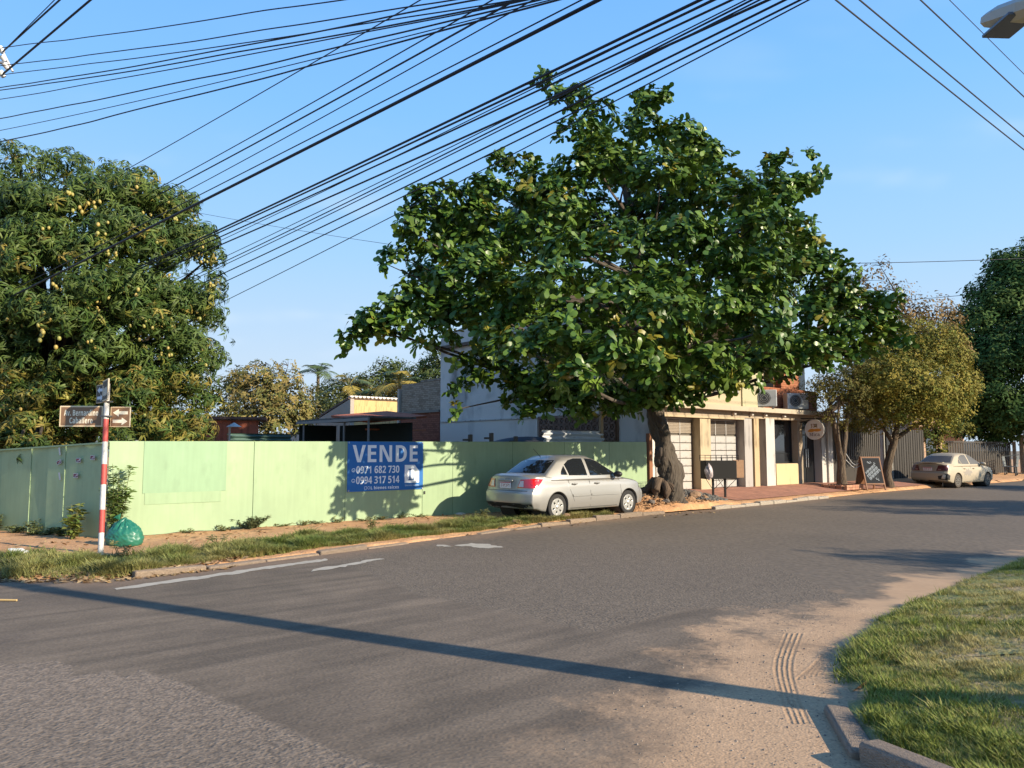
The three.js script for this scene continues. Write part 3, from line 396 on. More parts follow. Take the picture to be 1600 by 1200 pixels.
const span = (s0, s1, y0, y1, w0, w1) => boxUV(s1 - s0, y1 - y0, w1 - w0, (s0 + s1) / 2, (y0 + y1) / 2, (w0 + w1) / 2);
const mCream = wallM(0.45, 0.37, 0.245), mWhite = wallM(0.48, 0.465, 0.435), mGrey = wallM(0.36, 0.34, 0.32), mDark = mat([0.012, 0.013, 0.014], 0.35), mGlass = phys([0.015, 0.017, 0.02], 0.06, { clearcoat: 0.5 }), mDoorP = wallM(0.43, 0.41, 0.385, 0.6);
{
  const B = thing('shop_building', 'two storey shop with cream ground floor, garage doors and brick upper storey', 'building', W(0, 0, 0), TH);
  const FL = 0.28, P = (n, g, m, p, r) => part(B, n, g, m, p, r);
  P('back_wall', span(15.9, 26.9, 0.1, 2.98, -11.2, -0.75), mGrey);
  P('pier', span(15.7, 15.94, 0.1, 2.76, -0.7, -0.02), mGrey); P('pier', span(18.02, 18.61, 0.1, 2.76, -0.7, 0), mCream); P('pier', span(20.66, 21.14, 0.1, 2.76, -0.7, 0), mGrey); P('pier', span(21.97, 22.56, 0.1, 2.79, -0.7, 0.06), mWhite); P('pier', span(24.42, 24.78, 0.1, 2.76, -0.7, -0.05), wallM(0.3, 0.24, 0.17)); P('pier', span(26.14, 26.48, 0.1, 2.79, -0.7, 0.02), mWhite); P('pier', span(26.52, 26.9, 0.1, 2.79, -0.7, 0.1), mWhite);
  P('pilaster', span(21.2, 21.52, 0.1, 2.76, -0.5, 0.05), wallM(0.45, 0.34, 0.2));
  P('lintel', span(15.7, 27.05, 2.765, 2.985, -0.72, 0.03), wallM(0.36, 0.29, 0.21)); P('canopy', span(15.6, 27.1, 2.985, 3.15, -1.4, 0.34), wallM(0.44, 0.37, 0.27)); P('canopy_edge', span(15.7, 20.6, 2.70, 2.763, -0.2, 0.055), mCream);
  for (const s of [19.9, 21.0, 21.9, 23.2, 25.6, 26.6]) P('spotlight', rbox(0.13, 0.1, 0.12, 0.03), mat([0.6, 0.55, 0.48], 0.5), [s, 2.9, 0.1]);
  // garage doors: panels, louvres above
  const garage = (s0, s1, nx, pm, lv) => { const D = P('garage_door', span(s0, s1, FL, 2.7, -0.42, -0.34), mat([0.10, 0.085, 0.065], 0.7)), w = (s1 - s0 - 0.1) / nx, n = 7, h = (2.14 - FL - 0.06) / n;
    for (let i = 0; i < nx; i++) for (let j = 0; j < n; j++) part(D, 'panel', rbox(w - 0.022, h - 0.022, 0.05, 0.012), pm, [s0 + 0.05 + w * (i + 0.5), FL + 0.04 + h * (j + 0.5), -0.325]);
    for (let i = 0; i < nx; i++) { const sl = []; for (let k = 0; k < 9; k++) sl.push(box(w - 0.05, 0.03, 0.05).rotateX(0.5).translate(0, 0.05 * k, 0)); part(D, 'louvre', merged(sl), lv, [s0 + 0.05 + w * (i + 0.5), 2.21, -0.32]); part(D, 'louvre_frame', box(0.04, 0.5, 0.06), pm, [s0 + 0.05 + w * i, 2.40, -0.32]); }
    part(D, 'top_frame', box(s1 - s0 - 0.06, 0.05, 0.05), pm, [(s0 + s1) / 2, 2.665, -0.32]); part(D, 'handle', rbox(0.03, 0.18, 0.05, 0.01), mDark, [s0 + 0.05 + w * Math.max(1, nx - 1.5), 1.28, -0.29]); };
  garage(15.96, 18.0, 3, mDoorP, wallM(0.42, 0.36, 0.29)); garage(18.63, 20.64, 3, wallM(0.40, 0.39, 0.37, 0.6), wallM(0.2, 0.17, 0.14));
  const nd = P('narrow_door', span(21.54, 21.95, FL, 2.3, -0.5, -0.42), mDark); part(nd, 'handle', rbox(0.03, 0.14, 0.04, 0.01), mGrey, [21.88, 1.2, -0.4]); P('transom', span(21.54, 21.95, 2.34, 2.74, -0.5, -0.42), mGlass); P('transom_frame', span(21.53, 21.96, 2.29, 2.345, -0.5, -0.38), mGrey);
  const w1 = P('shop_window', span(22.6, 24.38, 1.16, 2.75, -0.4, -0.34), mGlass); part(w1, 'frame', merged([span(22.57, 22.63, 1.12, 2.76, -0.42, -0.3), span(24.35, 24.41, 1.12, 2.76, -0.42, -0.3), span(22.6, 24.4, 1.12, 1.18, -0.42, -0.3), span(22.6, 24.4, 1.48, 1.51, -0.42, -0.325)]), mDark);
  P('sill_wall', span(22.6, 24.42, 0.1, 1.11, -0.4, -0.06), mCream); P('sill_face', span(22.78, 24.36, 0.32, 1.10, -0.06, -0.03), wallM(0.53, 0.43, 0.24));
  const dr = P('glass_door', span(24.8, 26.12, FL, 2.72, -0.36, -0.3), phys([0.014, 0.015, 0.017], 0.1)); for (const s of [25.4, 25.56]) part(dr, 'pull_handle', rbox(0.035, 0.75, 0.05, 0.015), mat([0.55, 0.55, 0.55], 0.3, { metalness: 0.9 }), [s, 1.3, -0.27]); part(dr, 'door_gap', box(0.012, 2.1, 0.02), mDark, [25.48, 1.35, -0.292]); part(dr, 'transom_bar', box(1.3, 0.05, 0.05), mDark, [25.46, 2.22, -0.29]);
  P('step', span(24.7, 26.2, 0.1, 0.30, -0.4, 0.12), wallM(0.4, 0.2, 0.13));
  // upper storey
  P('upper_wall', span(15.75, 22.2, 3.15, 5.9, -11.1, -0.12), mCream); P('upper_render', span(20.7, 22.0, 3.15, 4.9, -0.12, -0.07), wallM(0.42, 0.38, 0.24));
  const lw = P('louvre_window', span(18.9, 20.5, 3.62, 4.7, -0.12, -0.09), mDark); for (let k = 0; k < 15; k++) part(lw, 'slat', box(1.5, 0.05, 0.06).rotateX(0.6), mat([0.42, 0.40, 0.38], 0.6), [19.7, 3.68 + k * 0.069, -0.07]);
  const lx = P('louvre_window', span(16.6, 17.9, 3.62, 4.7, -0.12, -0.09), mDark); for (let k = 0; k < 15; k++) part(lx, 'slat', box(1.2, 0.05, 0.06).rotateX(0.6), mat([0.42, 0.33, 0.33], 0.6), [17.25, 3.68 + k * 0.069, -0.07]);
  P('brick_storey', span(22.2, 27.05, 3.14, 5.9, -11.1, -1.1), brickM(0.34, 0.13, 0.065)); P('brick_pier', span(22.25, 22.6, 3.14, 5.9, -1.1, -0.8), brickM(0.33, 0.13, 0.07)); P('brick_pier', span(24.7, 26.1, 3.14, 5.9, -1.1, -0.85), brickM(0.36, 0.145, 0.075)); P('brick_parapet', span(22.4, 27.05, 3.15, 4.05, -0.8, -0.6), brickM(0.40, 0.15, 0.075));
  for (const [a, b] of [[22.7, 24.5], [26.15, 26.95]]) { const uw = P('upper_window', span(a, b, 4.1, 5.5, -1.1, -1.06), mGlass); part(uw, 'frame', merged([span(a, b, 4.06, 4.12, -1.1, -1.0), span(a, b, 5.48, 5.54, -1.1, -1.0)]), mDark); }
  // roof: long sheets with an eave
  const roof = P('roof', new THREE.BufferGeometry().copy(merged([span(15.3, 27.5, 5.9, 6.02, -11.6, 0.6)])), wallM(0.12, 0.09, 0.07)); part(roof, 'eave_board', span(15.3, 27.5, 5.82, 5.9, 0.5, 0.62), mat([0.09, 0.06, 0.04], 0.8));
  const gs = new THREE.Shape([[0.05, 0.02], [0.05, 6.2], [5.8, 7.35], [9.05, 6.80], [11.4, 6.36], [11.4, 0.02]].map(([k, y]) => new THREE.Vector2(k, y))), gg = new THREE.ExtrudeGeometry(gs, { depth: 0.22, bevelEnabled: false });
  P('gable_wall', gg, mat([0.60, 0.57, 0.52], 0.95, { map: rep(tBlotch, 0.16), bumpMap: rep(tGrain, 0.8), bumpScale: 0.01 }), [15.48, 0, 0], [0, Math.PI / 2, 0]);
  P('gable_ledge', span(15.40, 15.48, 2.78, 2.83, -11.3, -5.2), mWhite); P('gable_cap', merged([[0.05, 6.2, 5.8, 7.35], [5.8, 7.35, 11.4, 6.36]].map(([a, y, b, z]) => bar(V3(15.6, y + 0.03, -a), V3(15.6, z + 0.03, -b), 0.09, 6))), wallM(0.25, 0.23, 0.21)); P('lower_render', span(15.44, 15.48, 0.05, 2.77, -11.3, -5.25), mat([0.62, 0.58, 0.52], 0.95, { map: rep(tBlotch, 0.1) }));
  // breeze-block screen low on the side wall
  P('screen_back', span(15.445, 15.478, 1.72, 2.84, -5.2, -1.35), wallM(0.23, 0.15, 0.11));
  const cell = (() => { const r = 0.255, t = 0.035, L = []; L.push(box(0.07, r, t, 0, 0, r / 2 - t / 2), box(0.07, r, t, 0, 0, -r / 2 + t / 2), box(0.07, t, r, 0, r / 2 - t / 2, 0), box(0.07, t, r, 0, -r / 2 + t / 2, 0), box(0.05, 0.028, r * 0.9).rotateX(0.78), box(0.05, 0.028, r * 0.9).rotateX(-0.78)); return merged(L); })(), mBlk = wallM(0.23, 0.15, 0.11);
  for (let i = 0; i < 14; i++) for (let j = 0; j < 4; j++) P('breeze_block', cell, mBlk, [15.40, 1.85 + j * 0.265, -1.55 - i * 0.262]);
}
// air conditioners on the canopy
function acUnit(s, y, w, turn, label, wd) {
  const t = thing('air_conditioner', label, 'air conditioner', W(s, y, w), TH + turn, 'outdoor units on the canopy'); part(t, 'casing', rbox(wd, 0.62, 0.34, 0.03, 0, 0.37, 0), mat([0.42, 0.44, 0.44], 0.5)); part(t, 'fan_well', new THREE.CylinderGeometry(0.23, 0.23, 0.02, 28).rotateX(Math.PI / 2), mat([0.03, 0.035, 0.04], 0.6), [-wd * 0.12, 0.38, 0.172]);
  for (const r of [0.08, 0.14, 0.2]) part(t, 'guard_ring', new THREE.TorusGeometry(r, 0.007, 5, 28), mat([0.35, 0.36, 0.36], 0.5), [-wd * 0.12, 0.38, 0.186]); for (const x of [-1, 1]) part(t, 'foot', box(0.06, 0.08, 0.34), mat([0.15, 0.15, 0.15], 0.6), [x * wd * 0.33, 0.03, 0]);
}
acUnit(22.0, 3.15, 0.1, -1.0, 'dark fronted outdoor unit beside the yellow render', 0.72); acUnit(24.45, 3.15, -0.1, -0.55, 'pale outdoor unit above the round hanging sign', 0.9);
// round projecting sign
{
  const t = thing('round_sign', 'round white hanging sign with orange motif over the shop door', 'sign', W(24.55, 2.40, 0.62), TH);
  const tx = canvasTex(256, 256, (c) => { c.fillStyle = '#cfc4b4'; c.fillRect(0, 0, 256, 256); c.fillStyle = '#8a6a48'; for (let k = 0; k < 9; k++) { c.beginPath(); c.ellipse(92 + (k % 3) * 34, 58 + Math.floor(k / 3) * 18, 14, 7, 0.4 * k, 0, 6.3); c.fill(); } c.fillStyle = '#c07a1c'; c.beginPath(); c.moveTo(30, 150); c.quadraticCurveTo(70, 100, 128, 122); c.quadraticCurveTo(190, 100, 226, 138); c.quadraticCurveTo(170, 165, 128, 150); c.quadraticCurveTo(80, 175, 30, 150); c.fill(); c.fillStyle = '#4a3038'; c.font = 'bold 62px serif'; c.textAlign = 'center'; c.fillText('Mica', 128, 214); });
  part(t, 'drum', new THREE.CylinderGeometry(0.385, 0.385, 0.16, 40).rotateZ(Math.PI / 2), mat([0.05, 0.05, 0.05], 0.5)); part(t, 'face', new THREE.CircleGeometry(0.37, 40), mat([0.9, 0.9, 0.9], 0.5, { map: tx }), [-0.085, 0, 0], [0, -Math.PI / 2, 0]); part(t, 'rim', new THREE.TorusGeometry(0.375, 0.018, 8, 40), mat([0.5, 0.46, 0.4], 0.5), [-0.082, 0, 0], [0, Math.PI / 2, 0]); part(t, 'bracket', merged([bar(V3(0, 0.3, -0.62), V3(0, 0.44, 0.3), 0.018), bar(V3(0, 0.44, -0.62), V3(0, 0.44, 0.3), 0.018)]), mDark);
}
// ---------------------------------------------------------------- gate, boundary walls along the pavement
{
  const g = thing('bar_gate', 'gate of close vertical bars beside the shop, its dark brown deepened for shade', 'gate', W(0, 0, 0), TH), mB = mat([0.045, 0.038, 0.03], 0.7), mP = mat([0.034, 0.029, 0.023], 0.8, { map: rep(tMottle, 1) });  // tree shade on gate, boards and planks is mixed into these dark browns
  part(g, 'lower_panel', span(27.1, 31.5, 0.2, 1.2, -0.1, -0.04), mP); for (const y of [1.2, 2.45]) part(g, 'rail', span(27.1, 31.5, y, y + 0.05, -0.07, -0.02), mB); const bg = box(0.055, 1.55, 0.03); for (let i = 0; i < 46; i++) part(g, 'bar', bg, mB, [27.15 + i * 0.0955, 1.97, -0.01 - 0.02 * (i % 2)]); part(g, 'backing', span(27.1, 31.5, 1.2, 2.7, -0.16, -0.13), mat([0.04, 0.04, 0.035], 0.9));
  const f = thing('board_wall', 'wall of vertical boards between the meter post and the hedge, colour deepened for shade', 'wall', W(0, 0, 0), TH), bd = box(0.125, 2.4, 0.04); for (let i = 0; i < 30; i++) part(f, 'board', bd, i % 3 ? mP : mB, [32.55 + i * 0.13, 1.38, -0.06 - 0.02 * (i % 2)]); part(f, 'plinth', span(32.4, 36.5, 0.1, 0.26, -0.1, 0.02), wallM(0.2, 0.17, 0.13));
  const m = thing('meter_post', 'black service pillar with pale pipes beside the gate', 'post', W(32.0, 0.15, 0.05), TH); part(m, 'pillar', rbox(0.42, 2.5, 0.2, 0.02, 0, 1.25, 0), mat([0.012, 0.012, 0.013], 0.5)); part(m, 'meter', rbox(0.16, 0.2, 0.08, 0.03, 0.02, 1.62, 0.12), mat([0.4, 0.4, 0.38], 0.4)); for (const x of [-0.42, 0.34]) part(m, 'pipe', cyl(0.045, 0.045, 2.7, 10), mat([0.36, 0.34, 0.29], 0.5), [x, 1.35, 0.06]); part(m, 'junction_box', rbox(0.2, 0.3, 0.12, 0.02), mat([0.3, 0.27, 0.2], 0.6), [0.42, 2.3, 0.1]);
  const d = thing('plank_fence', 'plank fence with the shade of the big tree put into its dark colour', 'fence', W(0, 0, 0), TH), pl = box(0.16, 1.75, 0.03); for (let i = 0; i < 60; i++) part(d, 'plank', pl, i % 2 ? mP : mB, [38.6 + i * 0.172, 1.12, -0.03 * (i % 2)]); part(d, 'capping', span(38.5, 48.9, 2.0, 2.08, -0.06, 0.05), mB);
  const p = thing('gate_pillar', 'pale weathered wooden gate posts at the end of the plank fence', 'post', W(48.4, 0.1, 0.3), TH); for (const [x, z, h] of [[0, 0, 2.0], [0.5, 0.3, 2.4], [0.9, 0.1, 2.3]]) part(p, 'post', rbox(0.16, h, 0.16, 0.02, 0, h / 2, 0), wallM(0.34, 0.28, 0.22), [x, 0, z]);
  const h = thing('far_house', 'small pale house with tiled porch roof behind the far trees', 'house', W(50, 0, -6), TH); part(h, 'wall', span(0, 9, 0, 3.7, -5, 0), wallM(0.40, 0.28, 0.2)); part(h, 'porch_roof', boxUV(9.4, 0.14, 1.6, 4.5, 0, 0), wallM(0.5, 0.28, 0.18), [0, 3.0, 0.6], [0.2, 0, 0]); part(h, 'upper_wall', span(0.3, 8.7, 3.7, 5.6, -4.6, -0.6), wallM(0.36, 0.26, 0.19));
  const wdw = part(h, 'window', span(2, 3.6, 1.2, 2.4, 0, 0.04), mGlass); part(wdw, 'frame', merged([span(1.95, 3.65, 1.15, 1.21, 0, 0.07), span(1.95, 3.65, 2.39, 2.45, 0, 0.07)]), mGrey);
}
// ---------------------------------------------------------------- things behind the fence
{
  const b = thing('brick_wall', 'old brick wall, red below and grey above, behind the fence', 'wall', W(0, 0, 0), TH); part(b, 'red_courses', span(15.46, 15.7, 0.02, 3.28, -14.5, -11.42), brickM(0.24, 0.085, 0.05)); part(b, 'grey_courses', span(15.48, 15.7, 3.34, 4.6, -14.45, -11.42), brickM(0.33, 0.265, 0.2)); part(b, 'ledge', span(15.40, 15.7, 3.24, 3.34, -14.5, -11.42), wallM(0.2, 0.17, 0.14)); part(b, 'coping', span(15.46, 15.7, 4.6, 4.7, -12.9, -11.42), brickM(0.28, 0.23, 0.18)); part(b, 'end_pier', span(15.38, 15.74, 0.02, 4.4, -14.66, -14.5), wallM(0.42, 0.36, 0.3));
  const h = thing('gable_house', 'low house with sunlit stained cream wall and white tile edging', 'house', W(0, 0, 0), TH), sh = new THREE.ExtrudeGeometry(new THREE.Shape([[0, 0], [0, 4.08], [7.9, 2.0], [7.9, 0]].map(([k, y]) => new THREE.Vector2(k, y))), { depth: 0.2, bevelEnabled: false });
  part(h, 'gable_wall', sh, wallM(0.40, 0.35, 0.30), [14.66, 0, -17.7], [0, Math.PI / 2, 0]); part(h, 'front_wall', span(14.86, 20.6, 0, 4.04, -17.95, -17.7), mat([0.62, 0.45, 0.22], 0.95, { map: rep(dataTex(256, 256, (u, v) => { const a = fbm(u * 30, v * 2.5, 4, 30), k = 1 - 0.45 * ss(0.5, 0.75, a); return [k, k * 0.94, k * 0.85]; }), 0.8) }));
  const rl = part(h, 'roof', boxUV(6.2, 0.1, 8.1, 0, 0, 0), wallM(0.13, 0.09, 0.07), [17.75, 3.10, -21.8], [0, 0, 0]); rl.rotation.x = -0.2575; const tg = new THREE.CylinderGeometry(0.1, 0.1, 0.34, 10, 1, false, -Math.PI / 2, Math.PI).rotateX(Math.PI / 2).rotateZ(0); for (let i = 0; i < 26; i++) part(rl, 'edge_tile', tg, mat([0.66, 0.62, 0.55], 0.8), [-2.95 + i * 0.225, 0.09, 3.98]);
  const c = thing('carport', 'dark open carport with thin posts and hanging shade net', 'carport', W(0, 0, 0), TH), mSt = mat([0.16, 0.17, 0.17], 0.5); part(c, 'roof_sheet', span(9.7, 11.6, 2.72, 2.78, -12.9, -7.4), wallM(0.1, 0.1, 0.09)); part(c, 'edge_beam', span(9.66, 9.74, 2.62, 2.72, -12.9, -7.4), mSt); for (const w of [-12.4, -9.2, -7.5]) part(c, 'post', cyl(0.04, 0.04, 2.65, 8), mSt, [9.75, 1.33, w]); part(c, 'shade_net', span(11.5, 11.52, 0.05, 2.6, -12.8, -7.5), mat([0.012, 0.022, 0.022], 1)); part(c, 'shade_net', span(9.8, 11.4, 0.05, 2.6, -12.92, -12.9), mat([0.012, 0.024, 0.022], 1));
  const tiles = part(c, 'tile_strip', boxUV(2.6, 0.09, 3.0, 0, 0, 0), brickM(0.42, 0.12, 0.055), [12.4, 2.95, -11.3], [0.1, 0, 0.1]); for (let i = 0; i < 9; i++) part(tiles, 'roof_tile', new THREE.CylinderGeometry(0.09, 0.1, 2.9, 8, 1, false, -Math.PI / 2, Math.PI).rotateX(Math.PI / 2), mat([0.42 + 0.05 * (i % 3), 0.125, 0.06], 0.8), [-1.15 + i * 0.285, 0.04, 0]);
  part(c, 'tile_edge', span(11.0, 13.6, 2.36, 2.42, -9.9, -9.7), mat([0.45, 0.15, 0.07], 0.8));
  // corrugated sheets leaning behind the fence
  const wv = (len, h, n, name, label, m, p, rx) => { const g = new THREE.PlaneGeometry(len, h, 1, n * 8), q = g.attributes.position; for (let i = 0; i < q.count; i++) q.setZ(i, 0.045 * Math.sin((q.getY(i) / h + 0.5) * n * 6.283)); g.computeVertexNormals(); const o = single(name, g, m, label, 'metal sheet'); o.position.copy(p); o.rotation.set(rx, TH, 0, 'YXZ'); return o; };
  wv(2.55, 0.72, 5, 'corrugated_sheet', 'white corrugated sheets leaning behind the fence by the car', mat([0.5, 0.52, 0.54], 0.4, { side: THREE.DoubleSide }), W(13.0, 1.86, -0.9), -0.25);
  wv(2.2, 0.5, 4, 'corrugated_sheet', 'dull green corrugated sheet showing above the fence below the yellow tree', mat([0.06, 0.12, 0.10], 0.5, { side: THREE.DoubleSide }), at(407, 689, 26), -0.2);
  const sp = single('timber_post', rbox(0.16, 1.95, 0.14, 0.015, 0, 0.97, 0), mat([0.34, 0.15, 0.075], 0.9, { map: rep(tWood, 2) }), 'reddish timber post at the end of the pale fence', 'post'); sp.position.copy(W(15.38, 0.2, -0.02)); sp.rotation.y = TH;
  const sq = single('timber_post', rbox(0.11, 3.0, 0.11, 0.015, 0, 1.5, 0), mat([0.46, 0.33, 0.2], 0.9, { map: rep(tWood, 2) }), 'pale timber pole standing behind the fence beside the corrugated sheets', 'post'); sq.position.copy(W(14.25, 0.03, -1.0)); sq.rotation.y = TH;
  for (const [s, h, l] of [[8.55, 2.03, 'short black stub above the fence top, beside a taller one'], [9.25, 2.08, 'tall black hinge stub above the fence top'], [10.1, 2.0, 'single black stub above the fence top near the car']]) { const o = thing('gate_stub', l, 'post', W(s, 0, -0.3), TH); part(o, 'upright', rbox(0.1, h, 0.08, 0.01, 0, h / 2, 0), mDark); part(o, 'arm', rbox(0.22, 0.05, 0.06, 0.01, -0.12, h - 0.14, 0), mDark); }
  const tarp = new THREE.SphereGeometry(1, 20, 10, 0, 6.283, 0, Math.PI / 2).scale(1.5, 0.5, 0.8); const tp = single('tarpaulin_heap', tarp, mat([0.02, 0.022, 0.026], 0.6), 'black tarpaulin heap behind the fence beneath the block screen', 'heap'); tp.position.copy(W(12.6, 1.55, -2.6)); const st = thing('scaffold_table', 'trestle carrying the black tarpaulin heap', 'trestle', W(12.6, 0.02, -2.6), TH); part(st, 'top', box(2.8, 0.05, 1.4, 0, 1.5, 0), mat([0.2, 0.15, 0.1], 0.9)); for (const [x, z] of [[-1.2, -0.6], [1.2, -0.6], [-1.2, 0.6], [1.2, 0.6]]) part(st, 'leg', box(0.08, 1.48, 0.08, x, 0.74, z), mat([0.2, 0.15, 0.1], 0.9));
  const yl = thing('yard_lamp', 'small white hooded lamp on a thin pole above the fence', 'lamp', V3(at(358, 690, 21).x, 0.02, -21)); part(yl, 'pole', cyl(0.03, 0.035, 2.25, 8), mat([0.45, 0.46, 0.45], 0.5), [0, 1.13, 0]); part(yl, 'hood', new THREE.ConeGeometry(0.2, 0.12, 16), mat([0.55, 0.56, 0.54], 0.5), [0.12, 2.3, 0]); part(yl, 'arm', bar(V3(0, 2.2, 0), V3(0.14, 2.34, 0), 0.02), mat([0.45, 0.46, 0.45], 0.5));
  const rw = thing('red_wall_house', 'rust red house wall half hidden under the mango tree', 'house', V3(at(306, 690, 30).x, 0.02, -30), 0.3); part(rw, 'wall', boxUV(4.6, 2.75, 0.3, 0, 1.38, 0), wallM(0.30, 0.085, 0.045)); part(rw, 'lower_wall', boxUV(4.8, 1.9, 0.3, 0.2, 0.95, 0.2), wallM(0.12, 0.15, 0.11)); part(rw, 'roof', boxUV(5.2, 0.1, 3, 0, 2.85, -1.2), wallM(0.14, 0.08, 0.06));
}

// ---------------------------------------------------------------- cars
// a box grid bent into a body: f(a, b, c) with a along, b up, c across, each -1..1
function bent(na, nb, nc, f, A) {
  const pos = [], idx = []; const lin2 = (n, arr) => arr || Array.from({ length: n + 1 }, (_, i) => -1 + 2 * i / n), as = lin2(na, A), bs = lin2(nb), cs = lin2(nc).map((t) => Math.sign(t) * (1 - Math.pow(1 - Math.abs(t), 1.4)));
  const face = (U, Vv, g, flip) => { const o = pos.length / 3, n = Vv.length; for (const u of U) for (const v of Vv) { const q = f(...g(u, v)); pos.push(q[0], q[1], q[2]); } for (let i = 0; i < U.length - 1; i++) for (let j = 0; j < n - 1; j++) { const k = o + i * n + j; if (flip) idx.push(k, k + 1, k + n, k + 1, k + n + 1, k + n); else idx.push(k, k + n, k + 1, k + 1, k + n, k + n + 1); } };
  face(as, bs, (u, v) => [u, v, 1], false); face(as, bs, (u, v) => [u, v, -1], true); face(as, cs, (u, v) => [u, 1, v], true); face(as, cs, (u, v) => [u, -1, v], false); face(bs, cs, (u, v) => [1, u, v], false); face(bs, cs, (u, v) => [-1, u, v], true);
  let g = new THREE.BufferGeometry(); g.setAttribute('position', new THREE.Float32BufferAttribute(pos, 3)); g.setIndex(idx); g = mergeVertices(g, 1e-4); g.computeVertexNormals();
  return g;
}
function makeCar(name, label, pos, turn, o) {
  const car = thing(name, label, 'car', pos, turn);
  const { RA, FA, XR, XF, R } = o, sill = 0.21, paint = o.paint, black = mat([0.012, 0.012, 0.013], 0.55);
  const A = []; for (let x = XR; x < XF; x += 0.022) A.push(-1 + 2 * (x - XR) / (XF - XR)); A[0] = -1; A.push(1);
  const arch = (x) => { let y = sill; for (const c of [RA, FA]) { const t = o.archR * o.archR - (x - c) * (x - c); if (t > 0) y = Math.max(y, R + Math.sqrt(t) * 1.0); } return y + (x < XR + 0.55 ? 0.07 * ss(XR + 0.6, XR, x) : 0) + (x > XF - 0.5 ? 0.05 : 0); };
  const topY = (x) => curve(o.top, x);
  const lower = bent(A.length - 1, 22, 26, (a, b, c) => {
    const t = (b + 1) / 2, x0 = lerp(XR, XF, (a + 1) / 2), ac = Math.abs(c), y0 = arch(x0), yt = topY(x0); let y = lerp(y0, yt, t);
    if (t > 0.8) y -= 0.045 * Math.pow(ac, 6) * (t - 0.8) / 0.2; y += 0.02 * (1 - ac * ac) * (t > 0.9 ? 1 : 0) * (t - 0.9) / 0.1;
    const hgt = clamp((y - 0.2) / 0.75), wide = 0.845 * (0.945 + 0.055 * Math.sin(Math.PI * Math.pow(hgt, 0.8))) - 0.035 * ss(0.72, 1, hgt), flare = 0.018 * (Math.exp(-(((x0 - RA) / 0.42) ** 2)) + Math.exp(-(((x0 - FA) / 0.42) ** 2))) * ss(0.9, 0.4, hgt);
    const ends = 1 - 0.10 * Math.pow(clamp((x0 - XF + 0.8) / 0.8), 2.2) - 0.06 * Math.pow(clamp((XR + 0.6 - x0) / 0.6), 2.5);
    let z = c * (wide + flare) * ends; if (t > 0.9) z *= 1 - 0.02 * ((t - 0.9) / 0.1) ** 2;
    let x = x0; const fr = ss(XF - 0.5, XF, x0), re = ss(XR + 0.45, XR, x0);
    x -= fr * (0.20 * Math.pow(ac, 2.6) + 0.10 * ss(0.5, 0.72, y) + 0.05 * ss(0.36, 0.22, y)); x += re * (0.13 * Math.pow(ac, 3.2) + o.tailLean * ss(0.62, 0.70, y) + 0.04 * ss(0.7, 1.0, y) + 0.06 * ss(0.42, 0.28, y));
    return [x, y, z];
  }, A);
  const cab = bent(40, 18, 20, (a, b, c) => {
    const t = (b + 1) / 2, ac = Math.abs(c), xr = curve(o.cabR, t), xf = curve(o.cabF, t), bow = 0.06 * c * c * (1 - t * 0.4); let x = lerp(xr + bow, xf - bow * 1.6, (a + 1) / 2);
    const roof = o.roof - 0.05 * Math.pow(Math.abs((x - o.roofX) / 0.85), 2.2) - 0.035 * Math.pow(ac, 2.5); let y = lerp(o.belt - 0.08, roof, t);
    const wide = lerp(o.beltW, o.roofW, Math.pow(t, 1.25)) * (1 - 0.05 * Math.pow(Math.abs(a), 3)); let z = c * wide; if (t > 0.85) y -= 0.03 * Math.pow(ac, 8) * ((t - 0.85) / 0.15); return [x, y, z];
  });
  const body = merged([lower, cab]); body.deleteAttribute('uv'); const bm = part(car, 'body', body, paint);
  const bg = body.clone(); bg.boundsTree = new MeshBVH(bg); const rc = new THREE.Raycaster(), probe = new THREE.Mesh(bg, new THREE.MeshBasicMaterial({ side: THREE.DoubleSide })); probe.raycast = acceleratedRaycast; rc.firstHitOnly = true; probe.updateMatrixWorld();
  const hit = (org, dir) => { rc.set(org, dir); const h = rc.intersectObject(probe); return h.length ? h[0] : null; };
  // patch: a flat outline thrown onto the body along dir, standing off a little
  function patch(pn, outline, plane, dir, off, m, parent = car, edge = 0.09) {
    let g = new THREE.ShapeGeometry(new THREE.Shape(outline.map(([x, y]) => new THREE.Vector2(x, y)))); g = new TessellateModifier(edge, 5).modify(g.toNonIndexed()); g.deleteAttribute('normal'); g.deleteAttribute('uv'); g = mergeVertices(g, 1e-5);
    const p = g.attributes.position; let last = null; for (let i = 0; i < p.count; i++) { const org = plane(p.getX(i), p.getY(i)), h = hit(org, dir); const q = h ? h.point : last || org; if (h) last = h.point; const n = h ? h.face.normal : dir, sg = n.dot(dir) > 0 ? -off : off; p.setXYZ(i, q.x + n.x * sg, q.y + n.y * sg, q.z + n.z * sg); } g.computeVertexNormals();
    const n = g.attributes.normal; let s = 0; for (let i = 0; i < n.count; i++) s += n.getX(i) * dir.x + n.getY(i) * dir.y + n.getZ(i) * dir.z; if (s > 0) { const ix = g.index.array; for (let i = 0; i < ix.length; i += 3) { const t = ix[i]; ix[i] = ix[i + 1]; ix[i + 1] = t; } g.computeVertexNormals(); }
    return part(parent, pn, g, m);
  }
  const glass = o.glass, S = (k) => [(x, y) => V3(x, y, k * 2), V3(0, 0, -k)], rear = [(z, y) => V3(-4, y, z), V3(1, 0, 0)], front = [(z, y) => V3(4, y, z), V3(-1, 0, 0)], q2 = Math.SQRT1_2;
